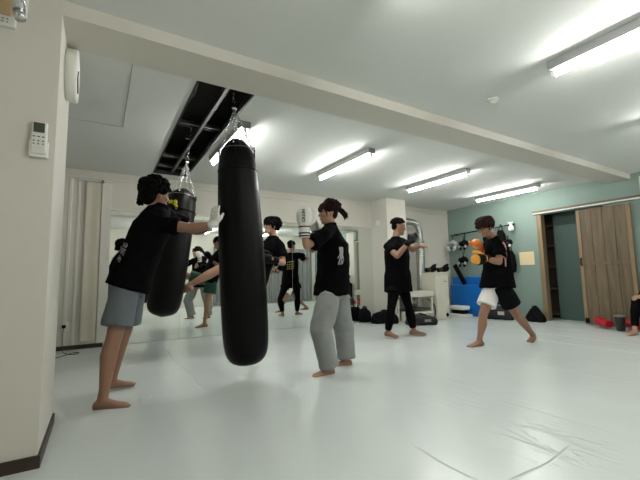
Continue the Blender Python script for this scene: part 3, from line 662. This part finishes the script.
# doorway and sliding door
m = MB(); m.box((XR - .02, 3.70, 0), (XR + .11, 3.785, 1.985)); struct('door_1', m, 'jamb_wood', bevel=.004)
t = thing('sliding_door', 'brown planked wooden sliding door half across the doorway in the teal wall', 'door', (7.085, 2.7, 0))
y0, y1 = 2.325, 3.085
for i in range(4):
    a = y0 + .055 + (y1 - y0 - .11) * i / 4; b_ = y0 + .055 + (y1 - y0 - .11) * (i + 1) / 4
    build('plank', bx((7.075, a + .002, .09), (7.105, b_ - .002, 1.93)), 'door_wood', t, bevel=.003)
for a, b_ in ((y0, y0 + .055), (y1 - .055, y1)): build('stile', bx((7.066, a, .02), (7.112, b_, 1.955)), 'jamb_wood', t, bevel=.004)
for z0, z1 in ((.02, .09), (1.0, 1.06), (1.93, 1.955)): build('door_rail', bx((7.069, y0 + .055, z0), (7.109, y1 - .055, z1)), 'door_wood', t, bevel=.003)
m = MB(); m.tube(smooth_path([(7.066, 3.055, 1.00), (7.035, 3.055, 1.02), (7.035, 3.055, 1.10), (7.066, 3.055, 1.12)], 5), .009, 8); build('handle', m, 'glove_black', t, True)
m = MB(); m.obox((7.064, 3.045, .075), (.006, 0, 0), (0, .03, 0), (0, 0, .04)); build('corner_bracket', m, 'glove_black', t)
m = MB(); m.box((7.075, 1.2, 2.0), (XR, 3.83, 2.022)); o = build('rail_batten', m, 'plain_white', None, bevel=.002); o['kind'] = 'structure'; o.name = 'trim_7'
struct('trim_8', bx((7.06, 1.2, 2.022), (XR, 3.83, 2.055)), 'rail_wood', bevel=.003)
# store room behind the doorway
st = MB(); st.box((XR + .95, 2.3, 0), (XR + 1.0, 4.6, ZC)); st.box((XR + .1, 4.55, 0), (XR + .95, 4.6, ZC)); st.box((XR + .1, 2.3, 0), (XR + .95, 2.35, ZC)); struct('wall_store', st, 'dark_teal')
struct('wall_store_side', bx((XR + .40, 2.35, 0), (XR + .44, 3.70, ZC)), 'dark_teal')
t = thing('shelf_unit', 'dark brown shelf unit inside the dim doorway', 'shelf', (7.9, 4.1, 0))
build('back_panel', bx((8.02, 3.62, .02), (8.05, 4.5, 2.1)), 'shelf_brown', t)
for z in (.06, .55, .98, 1.40, 1.80): build('shelf_board', bx((7.66, 3.62, z), (8.02, 4.5, z + .035)), 'shelf_brown', t, bevel=.003)
for y in (3.60, 4.5): build('side_panel', bx((7.64, y, 0), (8.05, y + .03, 2.12)), 'shelf_brown', t)
# ------------------------------------------------------------------ bags on the floor
def duffel(c, L, hw, hh, ang, m, label, name='duffel_bag', cat='bag', hump=.0, patch=None):
    t = thing(name, label, cat, c); c = V(c); d = V((math.cos(ang), math.sin(ang), 0)); n = V((-d.y, d.x, 0)); mb = MB(); secs = []
    for k, (u, a) in enumerate(((-1, .45), (-.9, .85), (-.5, 1.), (0, 1. + hump), (.5, .96), (.9, .8), (1, .42))):
        secs.append((c + d * L * u + V((0, 0, hh * a)), n * hw * (.6 + .4 * a), V((0, 0, hh * a))))
    mb.sections(secs, 22, 2.9); link('sack', fuse(mb, .010, 3, .035, .10), m, t)
    for q in (-1, 1):
        k = MB(); k.tube(smooth_path([c + d * L * -.35 + n * q * hw * .85 + V((0, 0, hh * 1.3)), c + d * L * -.2 + n * q * hw * .4 + V((0, 0, hh * 2.25)), c + d * L * .2 + n * q * hw * .4 + V((0, 0, hh * 2.2)), c + d * L * .35 + n * q * hw * .85 + V((0, 0, hh * 1.3))]), .011, 8, True, False, .5); build('handle', k, 'glove_black', t, True)
    if patch: k = MB(); k.obox(c - n * hw * 1.0 + V((0, 0, hh)) + d * L * .25, d * L * .22, n * .008, V((0, 0, hh * .25))); build('patch', k, patch, t, bevel=.004)
    return t
duffel((4.43, 5.72, 0), .115, .11, .13, -.5, 'black_nylon', 'black rucksack at the corner where the mirrors meet the square pillar', 'backpack', 'bag', .1)
duffel((4.59, 5.33, 0), .25, .13, .105, -.75, 'black_nylon', 'black duffel bag against the left foot of the square pillar', hump=.10)
duffel((4.95, 4.76, 0), .27, .12, .085, -.40, 'grey_nylon', 'dark grey duffel bag behind the legs of the man in black leggings', hump=.1, patch='grey_plastic')
duffel((6.72, 4.42, 0), .26, .15, .13, -1.2, 'grey_nylon', 'dark grey duffel bag behind the bare legs of the man in white and black shorts', patch='silver_patch')
t = thing('tote_bag', 'black peaked bag slumped against the teal wall left of the doorway', 'bag', (6.88, 3.82, 0))
mb = MB(); mb.sections([((6.86 + z * .35, 3.80 + .05 * z / .3, z), (0, .185 * a, 0), (.12 * b_, 0, 0)) for z, a, b_ in ((.0, .9, .9), (.03, 1., 1.), (.10, .84, .85), (.18, .56, .6), (.25, .28, .35), (.285, .08, .12))], 20, 2.6)
link('sack', fuse(mb, .009, 2, .03, .08), 'black_nylon', t)
k = MB(); k.tube(smooth_path([(6.90, 3.86, .275), (6.79, 3.80, .23), (6.74, 3.71, .12), (6.74, 3.66, .02)]), .014, 8, True, False, .5); build('strap', k, 'glove_black', t, True)
mitt((6.76, 2.66, .082), (.62, .78, .0), (1, 0, .2), (.2, 0, 1), 1.15, 'red_vinyl', 'red boxing glove on the floor left of the dark tumbler', 'red_vinyl')
mitt((6.83, 2.33, .082), (.7, .7, 0), (1, 0, .2), (.2, 0, 1), 1.1, 'red_vinyl', 'red boxing glove half hidden behind the dark tumbler', 'red_vinyl')
t = thing('tumbler', 'dark lidded tumbler standing on the white floor by the sliding door', 'tumbler', (6.69, 2.457, 0))
m = MB(); m.lathe((6.69, 2.457, 0), (0, 0, 1), ((0, .048), (.008, .052), (.10, .058), (.205, .066), (.21, .064)), 28); build('body', m, 'bottle_dark', t, True)
m = MB(); m.lathe((6.69, 2.457, .208), (0, 0, 1), ((0, .070), (.018, .070), (.024, .06), (.025, 0)), 28); build('lid', m, 'grey_plastic', t, True)
# ------------------------------------------------------------------ punching bags
def bag(top, bot, hang, prof, label, straps=4, name='punching_bag'):
    top, bot, hang = V(top), V(bot), V(hang); ax = (bot - top); L = ax.length; ax.normalize(); u = V((0, -1, 0)); u = (u - ax * u.dot(ax)).normalized(); w = ax.cross(u)
    t = thing(name, label, 'punching bag', bot, 'black punching bags')
    mb = MB(); n = 40; rings = []
    for h, r in prof:
        gather = max(0, .16 - h) / .16
        rings.append([top + ax * h + (u * math.cos(2 * PI * k / n) + w * math.sin(2 * PI * k / n)) * r * (1 + .10 * gather * math.sin(k * 2 * PI / n * 10)) for k in range(n)])
    mb.loft(rings); o = build('cover', mb, 'bag_black', t, True)
    sb = o.modifiers.new('sub', 'SUBSURF'); sb.levels = 1; sb.render_levels = 1
    for h in (.30,):
        r = [b_ for a, b_ in prof if a <= h][-1]; k = MB(); k.torus(top + ax * h, ax, r + .006, .006, 40, 6); build('seam', k, 'glove_black', o, True)
    k = MB(); k.torus(top + ax * .115, ax, prof[3][1] + .016, .004, 32, 6); build('top_ring', k, 'steel', t, True)
    sw = top + (hang - top) * .42
    for i in range(straps):
        a = 2 * PI * i / straps + .5; rr = prof[3][1]
        p0 = top + ax * .12 + (u * math.cos(a) + w * math.sin(a)) * rr; p1 = sw
        nl = int((p1 - p0).length / .022); k = MB()
        for j in range(nl):
            c = p0.lerp(p1, (j + .5) / nl); d = (p1 - p0).normalized(); s1 = d.orthogonal().normalized(); s1 = s1 if j % 2 else d.cross(s1)
            k.torus(c, s1, .008, .0028, 12, 5, 1.7, d)
        build('chain', k, 'chrome', t, True)
        k = MB(); k.obox(top + ax * .14 + (u * math.cos(a) + w * math.sin(a)) * (rr + .010), ax * .05, (u * -math.sin(a) + w * math.cos(a)) * .016, (u * math.cos(a) + w * math.sin(a)) * .004); build('strap_tab', k, 'glove_black', t)
    k = MB(); k.lathe(sw - V((0, 0, .01)), (hang - sw), ((0, .010), (.012, .022), (.03, .022), (.045, .010), (.07, .008))); build('swivel', k, 'chrome', t, True)
    d = hang - sw; nl = max(2, int((d.length - .05) / .036)); k = MB()
    for j in range(nl):
        c = sw + d * ((j + .8) / (nl + .6)); s1 = d.orthogonal().normalized(); s1 = s1 if j % 2 else d.normalized().cross(s1)
        k.torus(c, s1, .0125, .0045, 14, 6, 1.7, d)
    build('hanging_chain', k, 'chrome', t, True)
    k = MB(); k.torus(hang, (1, 0, 0), .035, .008, 20, 8); build('shackle', k, 'chrome', t, True)
    k = MB(); k.obox(hang + V((0, 0, -.13)), (.06, 0, 0), (0, .012, 0), (0, 0, .014)); build('hanger_plate', k, 'chrome', t, bevel=.004)
    return t, o, ax
t1, c1, ax1 = bag((.990, 3.055, 2.12), (1.108, 3.085, .135), (.948, 3.05, ZC + .34), ((0, .02), (.02, .06), (.06, .095), (.13, .145), (.2, .162), (.35, .174), (.7, .188), (1.2, .199), (1.65, .199), (1.81, .192), (1.90, .172), (1.95, .13), (1.97, .07), (1.975, .0)), 'taller near black punching bag held by the man in grey shorts')
t2, c2, ax2 = bag((.836, 4.57, 1.985), (.605, 4.47, .47), (.905, 4.57, ZC + .34), ((0, .02), (.02, .06), (.05, .10), (.10, .150), (.16, .168), (.3, .176), (.6, .184), (1.0, .190), (1.25, .190), (1.38, .184), (1.46, .165), (1.51, .12), (1.535, .0)), 'shorter far black punching bag behind the man in grey shorts, swinging from the kick')
# yellow emblem on the far bag
k = MB(); c = V((0.6919, 4.4250, 1.7434)); n = V((-.75, -.66, .0)).normalized(); a = V((n.y, -n.x, 0)) * -1; up = V((0, 0, 1))
for cx, cz, r in ((0, 0, .045), (.03, .03, .03), (-.03, .035, .03), (.035, -.025, .03), (-.035, -.025, .032)):
    k.sections([(c + a * cx + up * cz + n * h, a * r, up * r) for h in (-.004, .004)], 20)
em = link('emblem', fuse(k, .004, 1), 'yellow_print', t2); 
k = MB()
for cx, cz in ((.008, .028), (-.018, -.006), (.02, -.015)): k.sections([(c + a * cx + up * cz + n * h, a * .010, up * .012) for h in (.003, .007)], 12)
k2 = build('emblem_mark', k, 'glove_black', em, True)
# ------------------------------------------------------------------ the people
def flat_print(quads, o, u, w, name, m, shirt, root, off=.004):
    """quads: list of (x0, z0, x1, z1, width) strokes in metres on the garment"""
    mb = MB(); o, u, w = V(o), V(u).normalized(), V(w).normalized()
    for x0, z0, x1, z1, wd in quads:
        a, b_ = V((x0, z0, 0)), V((x1, z1, 0)); d = (b_ - a).normalized(); s_ = V((-d.y, d.x, 0)) * wd / 2; n = max(2, int((b_ - a).length / .008)); vs = []
        for i in range(n + 1):
            p = a.lerp(b_, i / n)
            for q in (-1, 0, 1): r = p + s_ * q; vs.append(o + u * r.x + w * r.y)
        mb.add(vs, [[i * 3 + j, i * 3 + j + 1, i * 3 + j + 4, i * 3 + j + 3] for i in range(n) for j in (0, 1)])
    pr = build(name, mb, m, shirt); wrap(pr, shirt, off); return pr
# man in grey shorts leaning on the near bag
J = dict(pel=(0.1985, 3.2800, 0.8568), neck=(0.4083, 3.2600, 1.4825), head=(0.3814, 3.2500, 1.5883), F=(.93, .30, -.12), U=(.1, 0, 1),
         shR=(0.4133, 3.1000, 1.3261), shL=(0.5249, 3.4500, 1.4433), elR=(0.5982, 3.0300, 1.2951), elL=(0.7283, 3.4200, 1.3234), wrR=(0.7858, 2.9550, 1.3203), wrL=(.83, 3.28, 1.33),
         hipR=(0.1669, 3.1800, 0.8051), hipL=(0.2348, 3.3800, 0.8226), knR=(0.1087, 3.1200, 0.4958), knL=(0.1905, 3.4400, 0.4816), anR=(0.0451, 3.0600, 0.0642), anL=(0.1129, 3.5000, 0.0839),
         toeR=(1, -.25, 0), toeL=(1, .2, 0), handR=((-.02, -.02, 1), (.8, .6, 0), (.55, -.7, .1)), handL=((.1, -.1, 1), (.9, -.35, 0), (.4, .9, 0)), curlR=.10, curlL=.15)
s = .965
r_, fr, sp = person(J, s, 'person in black t-shirt and grey shorts leaning with gloved hand on the near punching bag', hairstyle='curly', hairmat='hair_black', seed=3, thin=1.06)
sh = tshirt(J, sp, s, r_, hem=-.06, sleeve=.60, loose=1.04)
shorts(J, sp, s, r_, 'grey_short', .84, r=.104, hem=.114, waist=.12)
mb = MB(); hand(mb, J['wrR'], *J['handR'], s=s * 1.02, curl=.10, fat=1.16); W = V(J['wrR']); mb.tube([W + V((-.03, .004, 0)), W + V((-.004, 0, .012))], [.034, .033], 14)
link('glove', fuse(mb, .004, 2), 'white_glove', r_)
mb = MB(); hand(mb, J['wrL'], *J['handL'], s=s * 1.02, curl=.15, fat=1.16); link('glove', fuse(mb, .004, 2), 'white_glove', r_)
q = []
rnd = random.Random(8)
for row, (z, xs) in enumerate(((.07, (-.05, -.02, .012, .04)), (.02, (-.055, -.025, .005, .035)), (-.03, (-.05, -.018, .014)))):
    for x in xs:
        q += [(x, z, x, z + .035, .008), (x, z + .017 * (row % 2 + 1), x + .018, z + .017 * (row % 2 + 1), .008)]
        if rnd.random() < .6: q.append((x + .018, z, x + .018, z + .034, .007))
flat_print(q, (0.0826, 3.1200, 1.0831), (-.25, -.97, 0), (.36, 0, 1), 'back_print', 'print_grey', sh, r_)
# woman with a raised white glove
J = dict(pel=(1.9511, 3.0300, 0.7455), neck=(1.9496, 3.0200, 1.3862), head=(1.9048, 3.0000, 1.5105), F=(-.97, .18, -.10), U=(.02, 0, 1), bend=(.02, 0, 0),
         shL=(1.7669, 2.8600, 1.2708), shR=(2.0392, 3.2000, 1.3513), elL=(1.5743, 2.8500, 1.1622), elR=(1.8420, 3.2200, 1.1593), wrL=(1.5670, 2.8700, 1.2995), wrR=(1.9161, 3.2600, 1.3313),
         hipL=(1.8643, 2.9500, 0.6941), hipR=(2.0614, 3.1100, 0.6897), knL=(1.7453, 2.9100, 0.4028), knR=(2.1505, 3.1300, 0.3423), anL=(1.8326, 2.9250, 0.0601), anR=(2.1584, 3.1100, 0.0572),
         toeL=(-1, .05, 0), toeR=(-.9, .35, 0))
s = .93
r_, fr, sp = person(J, s, 'person with a ponytail in black t-shirt and grey sweatpants raising a white boxing glove', skin='skin_pale', hairstyle='pony', hairmat='hair_maroon', seed=5, hands=(), thin=.93)
sh = tshirt(J, sp, s, r_, hem=-.06, sleeve=.74, loose=1.06, hemw=.205, deep=1.28, wr=.03, sl=1.05)
trousers(J, sp, s, r_, 'grey_sweat', [(-.05, .105), (.3, .120), (.7, .116), (1, .112), (1.5, .100), (1.98, .100)], 'sweatpants')
D = V((0, .03, 1)); g = boxing_glove(r_, J['wrL'], D, (.5, .85, 0), (.86, -.5, 0), 1.08, 'white_glove', 'boxing_glove', 'glove_black', bands=((-.045, .0475), (-.022, .0485), (.033, .046)))
W = V(J['wrL']); U_ = V((.857, -.514, 0)); n_ = V((-.45, -.89, 0)); pos = W + V((0, 0, .145)) - U_ * .012 + n_ * .10
tx = text_mesh('NKUO', .052, Matrix.Translation(pos) @ Matrix(((0, U_.x, n_.x, 0), (0, U_.y, n_.y, 0), (1, 0, 0, 0), (0, 0, 0, 1))) @ Matrix.Rotation(PI, 4, 'Z'))
tx = link('lettering', tx, 'glove_black', g, False); wrap(tx, g, .002)
boxing_glove(r_, J['wrR'], (-.15, .1, 1), (-1, .1, 0), (.3, -.9, 0), .92, 'white_glove')
q = [(0, .115, .005, .02, .05), (.03, .11, .034, .0, .02), (-.012, .02, -.032, -.045, .016), (.006, .02, .004, -.05, .015), (.022, .015, .034, -.05, .015), (-.02, .045, -.05, .0, .014), (.036, .02, .055, -.03, .012)]
flat_print(q, (1.9380, 2.8000, 1.0466), (.857, -.45, 0), (.0, 0, 1), 'hand_print', 'print_grey', sh, r_)
# man in black leggings by the pillar
J = dict(pel=(3.7854, 4.0700, 0.7748), neck=(3.7900, 4.0800, 1.4312), head=(3.8315, 4.0600, 1.6127), F=(.84, -.48, -.16), U=(0, 0, 1),
         shR=(3.5376, 3.9800, 1.3031), shL=(4.0453, 4.1900, 1.3889), elR=(3.4986, 3.7600, 1.1527), elL=(4.1306, 4.1000, 1.2745), wrR=(3.6769, 3.7000, 1.3470), wrL=(4.1820, 3.9800, 1.3283),
         hipR=(3.6862, 4.0400, 0.7193), hipL=(3.9203, 4.1200, 0.7263), knR=(3.5578, 3.9900, 0.3998), knL=(3.9757, 4.0600, 0.3990), anR=(3.5751, 4.0900, 0.0946), anL=(3.9888, 4.0000, 0.0892),
         toeR=(.1, -1, 0), toeL=(.85, -.5, 0), handR=((.88, .1, .52), (.2, .95, 0), (-.4, .1, .9)), handL=((.97, -.1, .1), (.1, .6, -.6), (0, .2, 1)), curlR=.12, curlL=.35)
s = 1.02
r_, fr, sp = person(J, s, 'person in black t-shirt and black leggings raising gloved hands in front of the square pillar', hairstyle='short', hairmat='hair_black', seed=7)
sh = tshirt(J, sp, s, r_, hem=-.20, sleeve=.60, loose=1.04, hemw=.200, deep=1.22, sl=.90)
shorts(J, sp, s, r_, 'black_short', .26, r=.096, hem=.116, waist=.12)
trousers(J, sp, s, r_, 'black_tights', [(0, .088), (.3, .084), (.7, .066), (1, .058), (1.2, .068), (1.4, .072), (1.7, .055), (1.93, .045)], 'leggings', 0.)
mb = MB(); hand(mb, J['wrR'], *J['handR'], s=s * 1.2, curl=.12, fat=1.25); W = V(J['wrR']); d = V(J['handR'][0]).normalized(); mb.tube([W - d * .05, W + d * .02], [.038, .036], 14)
mb.sections([(W + d * h + V((.2, .95, 0)) * .03, V((-.4, .1, .9)).normalized() * a, V((.2, .95, 0)) * .022) for h, a in ((.02, .035), (.05, .055), (.13, .066), (.21, .055), (.235, .03))], 18, 2.6)
link('focus_mitt', fuse(mb, .005, 3), 'glove_black', r_)
q = []
for j in range(4):
    for i in range(4): x = -.075 + .045 * i + .008 * (j % 2); q += [(x, .06 - .05 * j, x + .028, .06 - .05 * j, .014)]
S_ = sp.sec(.62, 0, -.16); flat_print(q, S_[0] + S_[2], S_[1] / (S_[1].length or 1) if S_[1].length else V(J['shR']) - V(J['shL']), (0, 0, 1), 'back_print', 'gold_print', sh, r_)
# man in white and black shorts stepping forward
J = dict(pel=(4.3474, 2.8600, 0.7533), neck=(4.3495, 2.8600, 1.3441), head=(4.1772, 2.8600, 1.4781), F=(-.93, -.06, -.36), U=(-.3, 0, 1), bend=(.03, 0, 0),
         shL=(4.2167, 2.7000, 1.2233), shR=(4.4602, 3.0100, 1.2961), elL=(4.1121, 2.6600, 1.0237), elR=(4.4327, 3.0500, 1.0966), wrL=(3.9623, 2.7400, 1.0686), wrR=(4.2374, 2.9800, 1.1948),
         hipR=(4.3321, 2.9400, 0.6635), hipL=(4.3721, 2.8000, 0.6777), knR=(4.1661, 2.9600, 0.3682), knL=(4.5527, 2.7500, 0.3581), anR=(4.0596, 2.9550, 0.0708), anL=(4.9131, 2.7700, 0.0727),
         toeR=(-1, .12, 0), toeL=(-.9, -.25, 0))
s = .985
r_, fr, sp = person(J, s, 'person with brown bowl hair in white and black shorts holding up orange boxing gloves', hairstyle='bowl', hairmat='hair_brown', seed=11, hands=())
sh = tshirt(J, sp, s, r_, hem=-.08, sleeve=.66, loose=1.06, hemw=.205)
Jf = dict(J); 
def one_leg(q, m, name):
    mb = MB(); hp, kn = V(J['hip' + q]), V(J['kn' + q]); e = hp.lerp(kn, .62)
    lat = (V(J['hipR']) - V(J['hipL'])).normalized() * (1 if q == 'R' else -1)
    mb.sections([(sp.sec(a, w, d)[0] + lat * .055, sp.sec(a, w, d)[1] * .62, sp.sec(a, w, d)[2]) for a, w, d in ((-.08, .16, .125), (.0, .178, .135), (.10, .165, .12))], 24, 2.3)
    mb.tube([hp + (hp - kn).normalized() * .02, hp.lerp(e, .4), e], [.11 * s, .115 * s, .122 * s], 20, False); mb.ball(hp, .112 * s, 18, 12)
    return link(name, fuse(mb, .009, 5, .016, .14), m, r_)
o = one_leg('R', 'white_short', 'shorts_panel'); o['label'] = 'white front panel of the shorts'
o = one_leg('L', 'black_short', 'shorts_panel'); o['label'] = 'black rear panel of the shorts'
g = boxing_glove(r_, J['wrL'], (-1, .05, -.1), (0, .9, .1), (0, -.3, 1), .92, 'glove_yellow', 'boxing_glove', 'glove_black', bands=((-.05, .0475), (-.03, .047), (-.01, .047), (.03, .046), (.075, .064), (.11, .070), (.145, .070)), bw=.008)
g = boxing_glove(r_, J['wrR'], (-.62, .0, .75), (-.75, .1, -.6), (0, 1, 0), .86, 'glove_orange', 'boxing_glove', 'glove_red', bands=((-.03, .047), (.0, .046), (.02, .046), (.035, .05), (.05, .056)), bw=.008)
q = [(-.03, .20, .0, .10, .035), (.0, .10, .012, .0, .04), (.012, .0, .02, -.12, .05), (-.04, .05, -.02, -.08, .02)]
p = flat_print(q, (4.2173, 2.6200, 1.0829), (.857, -.45, 0), (0, 0, 1), 'back_print', 'pink_strap', sh, r_)
# man kicking the far bag
J = dict(pel=(1.7703, 4.6000, 0.8477), neck=(2.0235, 4.5800, 1.4279), head=(1.9830, 4.5700, 1.5902), F=(-.98, .05, -.02), U=(.05, 0, 1),
         shL=(2.0387, 4.4200, 1.3050), shR=(2.0258, 4.7600, 1.3328), elL=(2.0429, 4.3400, 1.0755), elR=(1.9362, 4.8000, 1.1088), wrL=(1.8891, 4.2800, 1.1105), wrR=(1.8025, 4.7200, 1.2410),
         hipL=(1.7046, 4.5000, 0.8747), hipR=(1.8153, 4.6800, 0.8200), knL=(1.2290, 4.4200, 1.0034), knR=(1.7447, 4.6800, 0.4133), anL=(0.8832, 4.5000, 0.8083), anR=(1.70, 4.68, .075),
         toeL=(-.45, .85, -.15), upL=(-.5, -.1, .85), toeR=(-.95, .2, 0), base=(1.66, 4.68, 0))
s = .99
r_, fr, sp = person(J, s, 'person in black t-shirt and green shorts behind the near bag kicking the far bag', skin='skin_pale', hairstyle='bowl', hairmat='hair_black', seed=13, hands=())
sh = tshirt(J, sp, s, r_, hem=-.05, sleeve=.66, loose=1.0)
shorts(J, sp, s, r_, 'green_short', .50, r=.108, hem=.125, waist=.12)
boxing_glove(r_, J['wrL'], (-1, -.1, .12), (0, 1, .1), (0, -.1, 1), .95, 'glove_black')
boxing_glove(r_, J['wrR'], (-.5, .0, .85), (-.8, 0, -.4), (0, -1, 0), .95, 'glove_black')
# person sitting at the right edge
J = dict(pel=(6.84, 2.02, .13), neck=(6.88, 1.98, .70), head=(6.84, 1.98, .84), F=(-.95, .3, -.1),
         shL=(6.87, 1.79, .63), shR=(6.87, 2.15, .63), elL=(6.72, 1.69, .42), elR=(6.74, 2.20, .42), wrL=(6.57, 1.86, .50), wrR=(6.60, 2.16, .53),
         hipL=(6.81, 1.93, .13), hipR=(6.81, 2.12, .13), knL=(6.56, 1.93, .48), knR=(6.58, 2.20, .49), anL=(6.47, 1.95, .072), anR=(6.42, 2.20, .072),
         toeL=(-1, 0, 0), toeR=(-1, .1, 0), handL=((-.7, .5, -.2), (.3, .2, -1), (0, .5, .8)), handR=((-.7, -.5, -.2), (.3, -.2, -1), (0, -.5, .8)), base=(6.81, 2.02, 0))
s = .93
r_, fr, sp = person(J, s, 'person sitting on the floor at the right edge, one bare foot in view', skin='skin_pale', hairstyle='bowl', hairmat='hair_black', seed=17)
tshirt(J, sp, s, r_, hem=-.06)
trousers(J, sp, s, r_, 'black_tights', [(0, .088), (.3, .084), (.7, .066), (1, .060), (1.4, .064), (1.9, .046)], 'leggings', 0.)
shorts(J, sp, s, r_, 'white_short', .70, r=.105, hem=.112)
# ------------------------------------------------------------------ camera and light
cam = bpy.data.cameras.new('camera'); co = bpy.data.objects.new('camera', cam); C.objects.link(co)
cam.sensor_width = 36; cam.lens = 364.71 / 640 * 36; cam.clip_start = .02
yaw, pit, rol = .5421, .1015, -.0188
f_ = V((math.sin(yaw) * math.cos(pit), math.cos(yaw) * math.cos(pit), math.sin(pit))); rr = V((math.cos(yaw), -math.sin(yaw), 0)); uu = rr.cross(f_)
r2 = rr * math.cos(rol) + uu * math.sin(rol); u2 = -rr * math.sin(rol) + uu * math.cos(rol)
co.matrix_world = Matrix(((r2.x, u2.x, -f_.x, 0), (r2.y, u2.y, -f_.y, 0), (r2.z, u2.z, -f_.z, .8825), (0, 0, 0, 1)))
sc = bpy.context.scene; sc.camera = co
w = bpy.data.worlds.new('world'); sc.world = w; w.use_nodes = True
w.node_tree.nodes['Background'].inputs[0].default_value = (.8, .9, .85, 1); w.node_tree.nodes['Background'].inputs[1].default_value = .05
sc.view_settings.view_transform = 'Standard'; sc.view_settings.look = 'None'; sc.view_settings.gamma = 1; sc.view_settings.exposure = 0.58; sc.view_settings.use_curve_mapping = False
